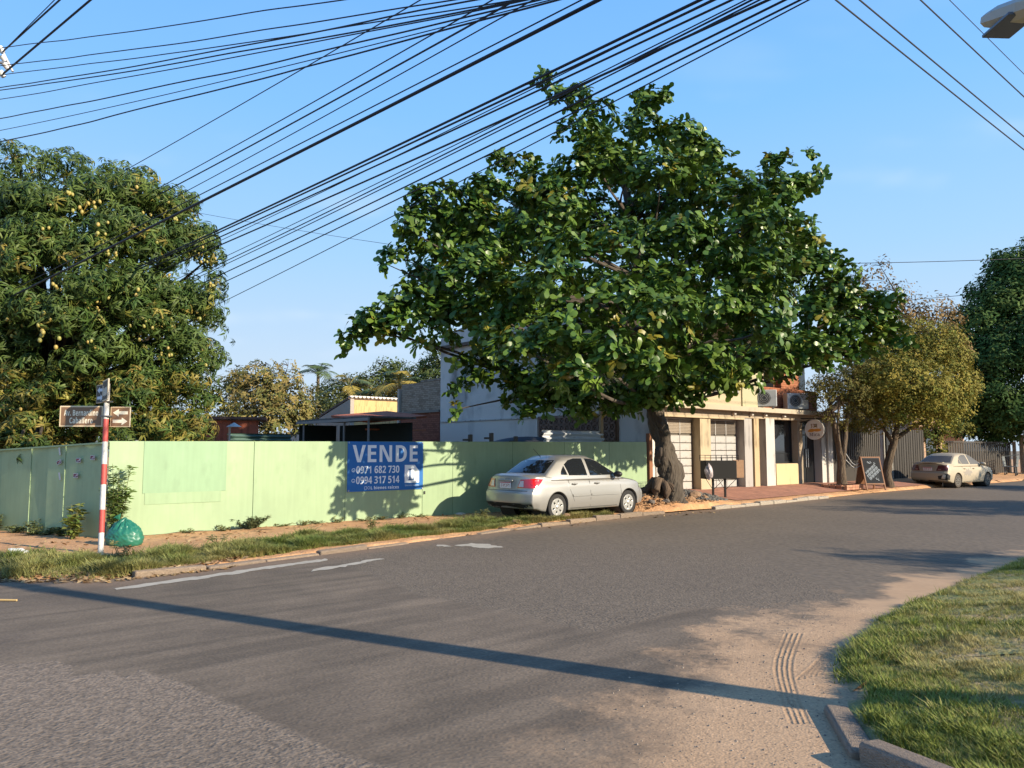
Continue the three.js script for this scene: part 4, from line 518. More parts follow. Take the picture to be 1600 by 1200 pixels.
  for (const k of [1, -1]) {
    for (const w of o.side) patch('side_window', w, ...S(k), 0.006, glass);
    for (const w of o.trim || []) patch('window_trim', w, ...S(k), 0.009, black);
    for (const x of o.doorLines) patch('door_line', [[x[0] - 0.005, x[1]], [x[0] + 0.005, x[1]], [x[2] + 0.005, x[3]], [x[2] - 0.005, x[3]]], ...S(k), 0.002, black, car, 0.2);
    patch('sill_line', [[RA + 0.42, 0.245], [FA - 0.42, 0.245], [FA - 0.42, 0.255], [RA + 0.42, 0.255]], ...S(k), 0.002, black, car, 0.2);
    if (o.moulding) for (const [a, b] of o.moulding) patch('side_moulding', [[a, 0.515], [b, 0.515], [b, 0.565], [a, 0.565]], ...S(k), 0.018, paint, car, 0.2);
    for (const x of o.handles) { const h = hit(V3(x, 0.80, k * 2), V3(0, 0, -k)); if (h) { const H = part(car, 'door_handle', rbox(0.17, 0.032, 0.035, 0.014), paint, [x, 0.805, h.point.z + k * 0.022]); part(H, 'handle_cup', new THREE.SphereGeometry(0.045, 14, 8).scale(1.3, 0.7, 0.25), black, [0, -0.01, -k * 0.018]); } }
    const hm = hit(V3(o.mirror, 0.98, k * 2), V3(0, 0, -k)); const M = part(car, 'mirror', new THREE.SphereGeometry(0.5, 18, 12).scale(0.19, 0.15, 0.24), o.mirrorM || black, [o.mirror - 0.02, 1.0, k * 0.90]); part(M, 'stalk', bar(V3(0, -0.04, -k * 0.12), V3(0.02, -0.05, k * 0.02), 0.025), black);
    // lamps wrap the corners: thrown on along the diagonal
    const dg = V3(q2, 0, -k * q2), pr = (h, y) => V3(h * q2 - 3 * q2, y, k * (h * q2 + 3 * q2)); const L = patch('tail_light', o.tail, pr, dg, 0.012, o.tailM, car, 0.04); patch('lamp_lens', o.tailIn, pr, dg, 0.016, o.tailInM, L, 0.03);
    const df = V3(-q2, 0, -k * q2), pf = (h, y) => V3(h * q2 + 3 * q2, y, k * (-h * q2 + 3 * q2)); patch('headlight', [[0.55, 0.62], [0.95, 0.60], [1.0, 0.68], [0.62, 0.76]].map(([h, y]) => [h + o.headOff, y]), pf, df, 0.01, phys([0.5, 0.52, 0.54], 0.1, { clearcoat: 1 }), car, 0.06);
  }
  patch('rear_window', o.rearGlass, ...rear, 0.006, glass); patch('windscreen', o.windscreen, ...front, 0.006, glass);
  patch('boot_line', [[-0.66, 0.665], [0.66, 0.665], [0.66, 0.675], [-0.66, 0.675]], ...rear, 0.003, black, car, 0.1);
  patch('lower_bumper', o.lowBump, ...rear, 0.004, black, car, 0.08);
  const pl = hit(V3(-4, o.plateY, 0), V3(1, 0, 0)); if (pl) { patch('plate_recess', [[-0.30, o.plateY - 0.09], [0.30, o.plateY - 0.09], [0.33, o.plateY + 0.1], [-0.33, o.plateY + 0.1]], ...rear, 0.003, o.recessM, car, 0.1); const P = part(car, 'number_plate', rbox(0.012, 0.15, 0.38, 0.005), mat([0.62, 0.62, 0.62], 0.5), [pl.point.x - 0.02, o.plateY - 0.005, 0]); part(P, 'plate_print', new THREE.PlaneGeometry(0.36, 0.135), mat([1, 1, 1], 0.5, { map: canvasTex(256, 96, (c) => { c.fillStyle = '#d8d4d2'; c.fillRect(0, 0, 256, 96); c.fillStyle = '#b05050'; c.fillRect(0, 0, 256, 16); c.fillStyle = '#8a4a48'; for (let i = 0; i < 6; i++) { c.fillRect(24 + i * 36, 30, 22, 8); c.fillRect(24 + i * 36 + (i % 2) * 14, 36, 9, 40); c.fillRect(24 + i * 36, 68 - (i % 3) * 14, 22, 8); } }) }), [-0.0075, 0, 0], [0, -Math.PI / 2, 0]); part(P, 'plate_garnish', rbox(0.03, 0.03, 0.5, 0.01), paint, [-0.005, 0.105, 0]); }
  if (o.antenna) part(car, 'antenna', bar(V3(-0.98, o.roof - 0.06, 0), V3(-1.22, o.roof + 0.14, 0), 0.007, 5), black);
  if (o.emblem) part(car, 'emblem', new THREE.TorusGeometry(0.045, 0.009, 6, 16).scale(1, 0.6, 1).rotateY(Math.PI / 2), mat([0.6, 0.6, 0.6], 0.2, { metalness: 1 }), [XR + 0.06, 0.925, 0]);
  // wheels
  for (const [x, k] of [[RA, 1], [FA, 1], [RA, -1], [FA, -1]]) {
    const wp = [[R * 0.62, -0.09], [R * 0.9, -0.1], [R * 0.985, -0.085], [R, -0.05], [R, 0.05], [R * 0.985, 0.085], [R * 0.9, 0.1], [R * 0.62, 0.09]].map(([r, y]) => new THREE.Vector2(r, y)), wheel = part(car, 'wheel', new THREE.LatheGeometry(wp, 44).rotateX(Math.PI / 2), o.tyre, [x, R, k * o.track]);
    const rs = new THREE.Shape(); rs.absarc(0, 0, R * 0.66, 0, Math.PI * 2); for (let i = 0; i < o.spokes; i++) { const a = i / o.spokes * 6.283 + 0.3, h = new THREE.Path(); h.absellipse(Math.cos(a) * R * 0.42, Math.sin(a) * R * 0.42, R * 0.145, R * 0.085, 0, Math.PI * 2, true, a); rs.holes.push(h); }
    const rg = new THREE.ExtrudeGeometry(rs, { depth: 0.02, bevelEnabled: true, bevelThickness: 0.01, bevelSize: 0.008, bevelSegments: 2, curveSegments: 28 }); if (k < 0) rg.rotateY(Math.PI); part(wheel, 'rim', rg, o.rimM, [0, 0, k * 0.062]); part(wheel, 'brake_disc', new THREE.CylinderGeometry(R * 0.64, R * 0.64, 0.03, 28).rotateX(Math.PI / 2), mat([0.02, 0.02, 0.02], 0.8), [0, 0, k * 0.03]); part(wheel, 'hub_cap', new THREE.SphereGeometry(R * 0.16, 14, 8).scale(1, 1, 0.4), o.rimM, [0, 0, k * 0.09]);
    const wl = new THREE.CylinderGeometry(o.archR - 0.012, o.archR - 0.012, 0.5, 26, 1, true, -Math.PI * 0.5, Math.PI).rotateX(Math.PI / 2); part(car, 'wheel_arch', wl.rotateZ(Math.PI * 0), mat([0.05, 0.05, 0.05], 0.9, { side: THREE.DoubleSide }), [x, R, k * 0.55]);
  }
  part(car, 'underbody', box(XF - XR - 0.5, 0.12, 1.3, (XF + XR) / 2, 0.3, 0), mat([0.06, 0.055, 0.05], 0.9));
  if (o.extra) o.extra(car, patch, S, rear, hit);
  return car;
}
const tFlake = dataTex(256, 256, (u, v) => { const k = 0.93 + 0.14 * fbm(u * 8, v * 8, 4, 8); return [k, k, k]; });
const silver = phys([0.37, 0.36, 0.335], 0.36, { metalness: 0.55, clearcoat: 0.6, clearcoatRoughness: 0.12 }), darkGlass = phys([0.012, 0.014, 0.017], 0.05, { clearcoat: 0.3 });
const tyreM = mat([0.022, 0.021, 0.02], 0.85), rimM = phys([0.55, 0.54, 0.5], 0.3, { metalness: 0.6, clearcoat: 0.3 });
const redLamp = phys([0.5, 0.012, 0.014], 0.12, { clearcoat: 1, clearcoatRoughness: 0.05 }), clearLamp = phys([0.6, 0.5, 0.48], 0.15, { clearcoat: 1 });
const shapeA = {
  RA: -1.25, FA: 1.25, XR: -2.14, XF: 2.08, R: 0.295, archR: 0.345, top: [[-2.14, 0.985], [-2.02, 1.03], [-1.6, 1.035], [-1.1, 0.985], [0, 0.945], [1.0, 0.93], [1.2, 0.925], [1.6, 0.86], [1.9, 0.76], [2.08, 0.66]], tailLean: 0.05,
  cabR: [[0, -1.74], [0.15, -1.66], [0.5, -1.40], [0.85, -1.08], [1, -0.86]], cabF: [[0, 1.2], [0.2, 1.06], [0.5, 0.74], [0.85, 0.36], [1, 0.12]], roof: 1.475, roofX: -0.28, belt: 0.97, beltW: 0.80, roofW: 0.575,
  side: [[[0.90, 0.985], [0.58, 1.17], [0.30, 1.315], [0.12, 1.365], [-0.12, 1.385], [-0.09, 0.985]], [[-0.19, 0.99], [-0.215, 1.385], [-0.5, 1.385], [-0.70, 1.345], [-0.86, 1.25], [-0.80, 1.0]], [[-0.85, 1.01], [-0.90, 1.22], [-1.02, 1.10], [-1.06, 1.02]]], doorLines: [[-0.14, 0.27, -0.15, 0.97], [0.96, 0.5, 0.93, 0.97], [-0.83, 0.66, -0.86, 0.98], [-0.83, 0.66, -0.70, 0.40]], moulding: [[-0.76, -0.16], [-0.12, 0.88]], handles: [-0.68, 0.10], mirror: 0.80,
  rearGlass: [[-0.62, 1.055], [0.62, 1.055], [0.50, 1.345], [-0.50, 1.345]], windscreen: [[-0.66, 1.0], [0.66, 1.0], [0.50, 1.38], [-0.50, 1.38]], tail: [[-1.20, 0.735], [-0.74, 0.735], [-0.63, 0.925], [-0.75, 0.945], [-1.12, 0.925]], tailIn: [[-1.17, 0.76], [-1.05, 0.76], [-1.05, 0.89], [-1.12, 0.89]], tailM: redLamp, tailInM: clearLamp, headOff: 0.02, lowBump: [[-0.72, 0.27], [0.72, 0.27], [0.78, 0.385], [0.5, 0.40], [-0.5, 0.40], [-0.78, 0.385]], plateY: 0.80, recessM: phys([0.3, 0.3, 0.29], 0.4, { metalness: 0.5 }), track: 0.735, spokes: 6, antenna: true, emblem: true, paint: silver, glass: darkGlass, tyre: tyreM, rimM,
};
{ const rw = gnd(866, 812, 0.05), pos = rw.clone().add(V3(TX * 1.25 - TD * 0.76, 0, -TD * 1.25 - TX * 0.76)); pos.y = 0.045; makeCar('parked_car', 'clean silver sedan with red tail lights parked against the pale fence', pos, TH + 0.02, shapeA); }
{
  const tDust = dataTex(512, 512, (u, v) => { const a = fbm(u * 6, v * 6, 5, 6), b = fbm(u * 20 + 4, v * 20, 4, 20); const c = mix3([0.40, 0.35, 0.27], [0.62, 0.52, 0.36], a); const k = 0.75 + 0.5 * b; return [c[0] * k, c[1] * k, c[2] * k]; }), dusty = phys([0.38, 0.32, 0.225], 0.62, { metalness: 0.15, clearcoat: 0.1 });
  const dg = phys([0.09, 0.08, 0.065], 0.45), dull = phys([0.10, 0.018, 0.016], 0.35, { clearcoat: 0.4 });
  const B = { ...shapeA, RA: -1.3, FA: 1.3, XR: -2.2, XF: 2.15, top: [[-2.2, 1.0], [-2.08, 1.055], [-1.65, 1.05], [-1.1, 1.0], [0, 0.96], [1.0, 0.945], [1.25, 0.93], [1.7, 0.86], [2.0, 0.76], [2.15, 0.66]], cabR: [[0, -1.84], [0.15, -1.75], [0.5, -1.46], [0.85, -1.12], [1, -0.9]], belt: 0.98, moulding: null, antenna: false, emblem: false, paint: dusty, glass: dg, tailM: dull, tailInM: mat([0.3, 0.15, 0.12], 0.4), tail: [[-1.24, 0.72], [-0.86, 0.72], [-0.70, 0.93], [-0.80, 0.96], [-1.14, 0.95]].map(([h, y]) => [h - 0.03, y]), tailIn: [[-1.2, 0.75], [-1.1, 0.75], [-1.1, 0.8], [-1.2, 0.8]], tyre: mat([0.075, 0.062, 0.048], 0.95), rimM: mat([0.11, 0.10, 0.085], 0.6, { metalness: 0.3 }), spokes: 8, lowBump: [[-0.70, 0.24], [0.70, 0.24], [0.74, 0.32], [-0.74, 0.32]], recessM: mat([0.34, 0.28, 0.2], 0.8), mirrorM: dusty,
    rearGlass: [[-0.63, 1.075], [0.63, 1.075], [0.50, 1.345], [-0.50, 1.345]],
    extra: (car, patch, S, rear) => { const q = Math.SQRT1_2, dgl = V3(q, 0, -q), pr = (h, y) => V3(h * q - 3 * q, y, h * q + 3 * q), dk = mat([0.02, 0.02, 0.02], 0.8), bare = phys([0.55, 0.52, 0.46], 0.3, { metalness: 0.7 });
      patch('broken_bumper_gap', [[-1.22, 0.36], [-0.82, 0.33], [-0.78, 0.52], [-0.9, 0.60], [-1.05, 0.55], [-1.24, 0.5]], pr, dgl, 0.008, dk, car, 0.04); patch('bare_bracket', [[-1.12, 0.40], [-1.0, 0.38], [-0.97, 0.54], [-1.06, 0.58], [-1.1, 0.5]], pr, dgl, 0.018, bare, car, 0.04); patch('scraped_paint', [[-0.75, 0.55], [-0.62, 0.5], [-0.5, 0.56], [-0.4, 0.44], [-0.33, 0.52], [-0.25, 0.47], [-0.2, 0.6], [-0.05, 0.62], [-0.12, 0.70], [-0.3, 0.72], [-0.33, 0.83], [-0.42, 0.74], [-0.55, 0.78], [-0.6, 0.68], [-0.9, 0.66], [-0.7, 0.6]], ...S(1), 0.003, mat([0.27, 0.235, 0.19], 0.7), car, 0.1); part(car, 'rear_spoiler', rbox(0.14, 0.03, 1.3, 0.012), dusty, [-2.10, 1.075, 0]); part(car, 'hanging_strip', bar(V3(-2.05, 0.34, 0.55), V3(-2.18, 0.06, 0.62), 0.012, 5), dk); } };
  const rw = V3(19.05, 0, -33.2), a = Math.atan2(0.56, 0.83), pos = rw.clone().add(V3(Math.cos(a) * 1.3 - Math.sin(a) * 0.76, 0, -Math.sin(a) * 1.3 - Math.cos(a) * 0.76)); pos.y = 0.015; makeCar('parked_car', 'dusty old beige sedan with broken rear bumper parked beyond the shop', pos, a, B);
}

// ---------------------------------------------------------------- trees
const leafMat = (o = {}) => phys([1, 1, 1], o.rough ?? 0.5, { transmission: o.tr ?? 0.22, thickness: 0, side: THREE.DoubleSide, specularIntensity: o.spec ?? 0.5 });
// cluster of leaves round a twig tip; each leaf a folded blade of 4 to 6 faces
function cluster(n, len, wid, lift, droop, roundTip, spreadR = 0.02) {
  const pos = [], idx = [];
  for (let k = 0; k < n; k++) {
    const a = k / n * 6.283 * 1.618 * 2 + rr(-0.3, 0.3), el = lift * rr(0.4, 1.3), L = len * rr(0.75, 1.15), w = wid * rr(0.85, 1.15) / 2, q = new THREE.Quaternion().setFromEuler(new THREE.Euler(0, a, el, 'YXZ')), tw = rr(-0.5, 0.5), o = pos.length / 3;
    const prof = roundTip ? [[0.02, 0.12], [0.38, 0.6], [0.72, 1], [0.95, 0.55], [1.0, 0]] : [[0.02, 0.15], [0.3, 0.9], [0.6, 0.85], [1.0, 0], [1.0, 0]];
    const off = V3(rr(-1, 1), rr(-0.5, 0.8), rr(-1, 1)).multiplyScalar(spreadR);
    for (const [t, ww] of prof) for (const s of [-1, 1]) { const v = V3(t * L, -droop * t * t * L + 0.14 * ww * w * Math.abs(s), s * ww * w); v.applyAxisAngle(V3(1, 0, 0), tw); v.applyQuaternion(q).add(off); pos.push(v.x, v.y, v.z); }
    for (let i = 0; i < (roundTip ? 4 : 3); i++) { const b = o + i * 2; idx.push(b, b + 1, b + 2, b + 1, b + 3, b + 2); }
  }
  const g = new THREE.BufferGeometry(); g.setAttribute('position', new THREE.Float32BufferAttribute(pos, 3)); g.setIndex(idx); g.computeVertexNormals(); return g;
}
// spread clusters over the shells of blobs [centre, rx, ry, rz]
function fill(blobs, per, colour, opt = {}) {
  const list = [];
  for (const [c, rx, ry, rz, k = 1] of blobs) {
    const n = Math.max(4, Math.round(per * k * (rx * ry + rx * rz + ry * rz) * 4.19));
    for (let i = 0; i < n; i++) {
      const dir = V3(rr(-1, 1), rr(-1, 1), rr(-1, 1)); if (dir.lengthSq() > 1 || dir.lengthSq() < 0.01) { i--; continue; } dir.normalize(); if (dir.y < -0.35 && rnd() < (opt.bottom ?? 0.55)) continue;
      const r = opt.solid ? Math.cbrt(rr(0.05, 1)) : Math.pow(rnd(), 0.3), p = V3(c.x + dir.x * rx * r, c.y + dir.y * ry * r, c.z + dir.z * rz * r);
      const nrm = dir.clone().lerp(V3(0, 1, 0), opt.up ?? 0.45).add(V3(rr(-0.4, 0.4), rr(-0.2, 0.4), rr(-0.4, 0.4))).normalize(), q = new THREE.Quaternion().setFromUnitVectors(V3(0, 1, 0), nrm).multiply(new THREE.Quaternion().setFromAxisAngle(V3(0, 1, 0), rnd() * 6.283));
      list.push({ p, q, s: rr(0.75, 1.2) * (opt.size || 1), c: colour(p, dir) });
    }
  }
  return list;
}
const tint = (a, b, t, k) => { const c = mix3(a, b, clamp(t)); return lin(c[0] * k, c[1] * k, c[2] * k); };
const barkM = (r, g, b, k = 1) => mat([r, g, b], 0.95, { map: rep(tBark, 1.2 * k, 0.6 * k), bumpMap: rep(tBarkB, 1.2 * k, 0.6 * k), bumpScale: 0.05 });
let fat = 1; const B = (u, v, ru, rv, d, k = 1) => { const m = d / FPX; return [at(u, v, d), ru * m * fat, rv * m * fat, (ru + rv) / 2 * m * 1.15 * fat, k]; };
function crown(parent, name, geo, m, list) { const o = scatter(name, geo, m, list); parent.add(o); return o; }

// the big tree on the mound: large leaves in rosettes on wide tiers
seed(51);
{
  const O = W(TREE_S, 0.28, TREE_W), tree = thing('broadleaf_tree', 'large spreading tree with big glossy leaves on the dirt mound', 'tree', O), L = (p) => p.clone().sub(O), dT = -O.z;
  const tr = [[1050, 792], [1046, 768], [1046, 740], [1040, 712], [1036, 690], [1027, 660], [1022, 625], [1022, 580], [1018, 520], [1005, 440], [990, 350], [965, 260], [925, 190]].map(([u, v], i) => L(at(u, v, dT + (i > 6 ? 0.25 * (i - 6) : 0))));
  tr[0].y = -0.35; const bm = barkM(0.085, 0.07, 0.055), bm2 = barkM(0.12, 0.085, 0.06);
  const trunk = part(tree, 'trunk', limb(tr, [0.46, 0.36, 0.31, 0.30, 0.25, 0.27, 0.27, 0.23, 0.21, 0.17, 0.12, 0.07, 0.03], 28, 120, 0.62, 3), bm);
  for (const [u, v, r, sx, sd] of [[1032, 713, 0.19, 1, 1], [1034, 735, 0.12, 1, 6]]) { const g = new THREE.IcosahedronGeometry(r, 4), p = g.attributes.position; for (let i = 0; i < p.count; i++) { const x = p.getX(i), y = p.getY(i), z = p.getZ(i), f = 0.5 + 1.0 * fbm(x * 11 + sd * 4 + z * 6, y * 9 + z * 8 + 5, 4); p.setXYZ(i, x * f, y * f * 1.5, z * f); } const gm = mergeVertices((g.deleteAttribute('normal'), g.deleteAttribute('uv'), g), 1e-4); gm.computeVertexNormals(); const c = L(at(u, v, dT - 0.12)); part(trunk, 'burl', gm, mat([0.075, 0.058, 0.045], 0.95), [c.x, c.y, c.z]); }
  for (let k = 0; k < 9; k++) { const a = k / 9 * 6.283 + rr(-0.2, 0.2), ex = V3(Math.cos(a), 0, Math.sin(a)), r = rr(0.8, 1.4) * (ex.x * TD + ex.z * TX > 0.3 ? 0.55 : 1), P = (q, y) => { const w = ex.clone().multiplyScalar(q); w.y = y; return w; }; const hy = (q) => { const wx = O.x + ex.x * q, wd = -(O.z + ex.z * q); return vergeH(wx, wd) - 0.28; }; part(tree, 'root', limb([P(0.15, 0.55), P(0.42, 0.24), P(r * 0.65, hy(r * 0.65) + 0.05), P(r, hy(r) - 0.05)], [0.12, 0.11, 0.07, 0.03], 8, 16, 0.6, k), bm2); }
  const F = [];
  const add = (rows, d0) => { for (const [u, v, ru, rv, d] of rows) F.push(B(u, v, ru, rv, d || d0)); };
  add([[848, 122, 16, 15], [866, 150, 18, 14], [900, 152, 24, 20], [935, 182, 28, 22], [1012, 158, 26, 22, 21.5], [1036, 148, 11, 14, 21.5], [1000, 198, 38, 26], [1060, 218, 42, 30], [1100, 246, 42, 30, 21.5], [905, 212, 42, 26, 20.5], [950, 244, 55, 34, 20], [1030, 272, 62, 36, 19.6], [900, 272, 46, 30, 20], [1110, 288, 46, 30, 21], [868, 302, 42, 22, 19.6]], 21);
  add([[782, 252, 18, 16], [816, 264, 28, 22], [838, 298, 46, 28], [762, 298, 40, 24], [705, 310, 36, 22], [663, 316, 30, 24], [634, 344, 24, 16], [684, 346, 44, 18], [742, 338, 46, 22], [620, 400, 22, 12], [652, 386, 28, 13], [698, 376, 34, 15], [602, 412, 9, 7], [735, 372, 36, 16]], 19.5);
  add([[742, 428, 44, 26], [700, 444, 40, 26], [652, 462, 40, 24], [612, 482, 36, 21], [576, 502, 29, 18], [555, 526, 22, 15], [545, 546, 11, 9], [600, 520, 32, 14], [640, 508, 36, 16], [690, 490, 40, 22], [742, 480, 44, 30], [668, 538, 24, 10], [700, 530, 26, 14]], 18);
  add([[800, 470, 54, 38], [860, 440, 54, 34, 15.8], [880, 522, 62, 38, 15.2], [960, 470, 62, 38, 15.6], [950, 552, 62, 38, 15], [1030, 522, 62, 38], [1040, 444, 62, 34], [1110, 480, 62, 38], [1120, 402, 54, 34], [1060, 368, 62, 34], [970, 380, 62, 34], [880, 388, 54, 28], [1180, 352, 54, 32], [1150, 312, 46, 26], [1180, 440, 54, 38], [1200, 502, 50, 34], [1110, 562, 54, 28], [820, 542, 54, 32, 15.4], [900, 590, 56, 26, 14.8], [1010, 570, 56, 28, 15], [1040, 490, 56, 34, 15], [762, 522, 44, 28]], 17);
  add([[728, 566, 24, 14], [716, 604, 14, 14], [712, 640, 9, 9], [742, 592, 20, 16], [782, 586, 34, 20], [832, 600, 44, 28], [800, 630, 14, 10], [880, 602, 44, 28], [940, 618, 44, 22], [862, 640, 16, 9], [1000, 600, 54, 28], [1060, 588, 44, 30], [1090, 606, 26, 18], [1122, 588, 36, 20], [955, 640, 24, 12], [905, 646, 20, 11], [1140, 600, 16, 14], [805, 604, 28, 16], [850, 616, 32, 16], [900, 626, 44, 22], [985, 626, 40, 20], [830, 646, 22, 12], [1025, 618, 36, 20], [770, 556, 34, 22]], 18.5);
  add([[1215, 256, 28, 15], [1255, 243, 14, 9], [1284, 270, 12, 9], [1262, 285, 22, 12], [1225, 300, 36, 21], [1200, 330, 40, 26], [1240, 350, 32, 18], [1264, 378, 26, 17], [1250, 420, 44, 26], [1290, 410, 27, 17], [1320, 426, 20, 12], [1300, 452, 40, 24], [1280, 490, 44, 26], [1340, 470, 30, 17], [1384, 470, 25, 12], [1410, 462, 9, 7], [1330, 510, 40, 21], [1380, 520, 30, 15], [1415, 536, 14, 8], [1350, 550, 30, 12], [1290, 540, 40, 22], [1240, 540, 44, 26], [1212, 580, 34, 16], [1262, 568, 30, 14], [1310, 560, 34, 14], [1180, 560, 40, 20], [1370, 500, 34, 16], [1320, 535, 36, 16]], 20.5);
  add([[900, 350, 85, 45], [1050, 330, 90, 55], [1150, 400, 80, 55], [850, 470, 80, 45], [1000, 450, 110, 60], [1120, 520, 90, 50], [1000, 560, 80, 40], [900, 560, 70, 35], [1200, 440, 60, 45], [790, 380, 66, 48], [720, 355, 44, 32], [840, 330, 50, 40], [1190, 300, 50, 36], [700, 470, 44, 30], [960, 260, 60, 40], [1080, 250, 44, 34], [660, 430, 30, 22], [1240, 400, 50, 40], [1300, 470, 44, 34]], 22.8); add([[1060, 618, 40, 20], [1100, 590, 50, 26], [1160, 585, 50, 24], [1215, 560, 46, 24], [1270, 545, 44, 22], [770, 440, 44, 30], [640, 360, 26, 18], [680, 400, 40, 16], [760, 400, 44, 26], [820, 360, 44, 30], [880, 330, 44, 26], [1210, 400, 44, 28]], 18.8);
  const fr = F.slice(); for (const b of fr) b[4] = 1;
  // limbs carry the blobs, each leaving the trunk lower down
  const nodes = tr.slice(6), limbs = []; fr.forEach((b, i) => { const c = L(b[0]); let best = nodes[0]; for (const n of nodes) if (n.y < c.y - 0.25 * Math.hypot(c.x - n.x, c.z - n.z) && n.y > best.y) best = n; const mid = best.clone().lerp(c, 0.5); mid.y += 0.10 * c.distanceTo(best) * (c.y > best.y ? -0.4 : 0.8); const r = 0.022 + 0.006 * c.distanceTo(best); if (i % 3 && b[1] < 0.75) return; const w1 = best.clone().lerp(mid, 0.5).add(V3(rr(-0.25, 0.25), rr(-0.2, 0.3), rr(-0.25, 0.25))), w2 = mid.clone().lerp(c, 0.5).add(V3(rr(-0.25, 0.25), rr(-0.15, 0.15), rr(-0.25, 0.25))); limbs.push(limb([best, w1, mid, w2, c], [r * 1.3, r, r * 0.75, r * 0.5, 0.01], 6, 20, 0.3, i)); });
  part(tree, 'limbs', merged(limbs), bm).userData.kind = 'stuff';
  const list = fill(fr, 14, (p, dir) => { const y = rnd(); return y < 0.025 ? tint([0.30, 0.27, 0.04], [0.22, 0.2, 0.03], rnd(), 1) : tint([0.05, 0.115, 0.018], [0.155, 0.235, 0.036], rnd() * 0.95, rr(0.8, 1.2)); }, { up: 0.4, bottom: 0.4 }); for (const t of list) t.p.sub(O);
  crown(tree, 'crown', cluster(9, 0.21, 0.112, 0.6, 0.25, true, 0.06), leafMat({ rough: 0.36, tr: 0.26, spec: 0.5 }), list);
}
// mango behind the side fence, hung with fruit
seed(61);
{
  const O = V3(-12.6, 0.02, -21), tree = thing('mango_tree', 'dense mango tree hung with pale yellow fruit behind the side fence', 'tree', O), F = [];
  for (const [u, v, ru, rv, d] of [[30, 262, 62, 40, 20], [-30, 300, 70, 50, 19.5], [105, 258, 42, 28, 20.3], [172, 282, 56, 32, 20], [224, 278, 26, 16, 20], [240, 322, 40, 34, 19.6], [288, 372, 38, 28, 19.8], [328, 402, 26, 22, 20], [336, 446, 22, 26, 20], [322, 492, 26, 30, 20], [330, 560, 28, 36, 20], [318, 622, 34, 38, 19.6], [300, 668, 40, 30, 19]]) F.push(B(u, v, ru, rv, d));
  for (let i = 0; i < 130; i++) { const u = rr(-110, 318), v = rr(270, 690), e = ((u - 90) / 255) ** 2 + ((v - 480) / 270) ** 2; if (e > 1) { i--; continue; } const d = 20.5 - 3.8 * Math.sqrt(1 - e) * rr(0.9, 1.05), r = rr(30, 50); F.push(B(u, v, r, r * 0.75, d)); }
  F.push([V3(-12.4, 5.2, -21.5), 4.4, 3.9, 3.8, 0.3]); for (let i = 0; i < 26; i++) F.push(B(rr(-130, 315), rr(590, 690), rr(30, 46), rr(24, 36), rr(16.8, 18.6)));
  for (const [u, v] of [[240, 560], [290, 590], [270, 530], [205, 560], [300, 545]]) F.push(B(u, v, 40, 30, 17.8)); for (const [u, v, d] of [[40, 655, 15.9], [60, 690, 15.6], [28, 690, 15.7], [48, 715, 15.35]]) F.push(B(u, v, 16, 14, d, 2));
  const bm = barkM(0.10, 0.08, 0.06); part(tree, 'trunk', limb([V3(0, -0.2, 0), V3(0.1, 1.2, 0), V3(0, 2.4, 0), V3(0.2, 4.5, 0)], [0.5, 0.36, 0.33, 0.2], 14, 30, 0.3, 5), bm);
  const lb = []; F.forEach((b, i) => { const c = b[0].clone().sub(O), s = V3(0, 2.2 + 0.2 * (i % 6), 0), m = s.clone().lerp(c, 0.55); m.y += 0.3; lb.push(limb([s, m, c], [0.11, 0.06, 0.02], 6, 10, 0.2, i)); }); part(tree, 'limbs', merged(lb), bm).userData.kind = 'stuff';
  const list = fill(F, 17, (p, dir) => { const k = rr(0.75, 1.25), y = rnd(), low = p.y < 3.4 && rnd() < 0.4; return low || y < 0.08 ? tint([0.15, 0.17, 0.03], [0.27, 0.21, 0.05], rnd(), k) : tint([0.045, 0.09, 0.02], [0.115, 0.16, 0.036], rnd(), k); }, { up: 0.15, bottom: 0.2 });
  const fruit = list.filter((t) => t.p.z > -19.9 || t.p.y > 6).filter(() => rnd() < 0.03).map((t) => ({ p: t.p.clone().sub(O).add(V3(rr(-0.05, 0.05), -0.18 - rr(0, 0.12), 0.12)), ry: rnd() * 6, rx: rr(-0.3, 0.3), sv: V3(0.036, 0.046, 0.034).multiplyScalar(rr(0.85, 1.2)), c: tint([0.34, 0.34, 0.12], [0.50, 0.36, 0.12], rnd(), 1) }));
  const more = []; for (const f of fruit) { const n = 1 + Math.floor(rnd() * 4); for (let k = 0; k < n; k++) more.push({ ...f, p: f.p.clone().add(V3(rr(-0.12, 0.12), rr(-0.16, 0.1), rr(-0.08, 0.08))), c: tint([0.27, 0.28, 0.07], [0.42, 0.30, 0.08], rnd(), 1) }); }
  for (const t of list) t.p.sub(O); crown(tree, 'crown', cluster(11, 0.175, 0.036, 0.1, 0.7, false, 0.06), leafMat({ rough: 0.5, tr: 0.24, spec: 0.35 }), list);
  tree.add(scatter('fruit', new THREE.SphereGeometry(1, 10, 8), mat([1, 1, 1], 0.5), more));
}
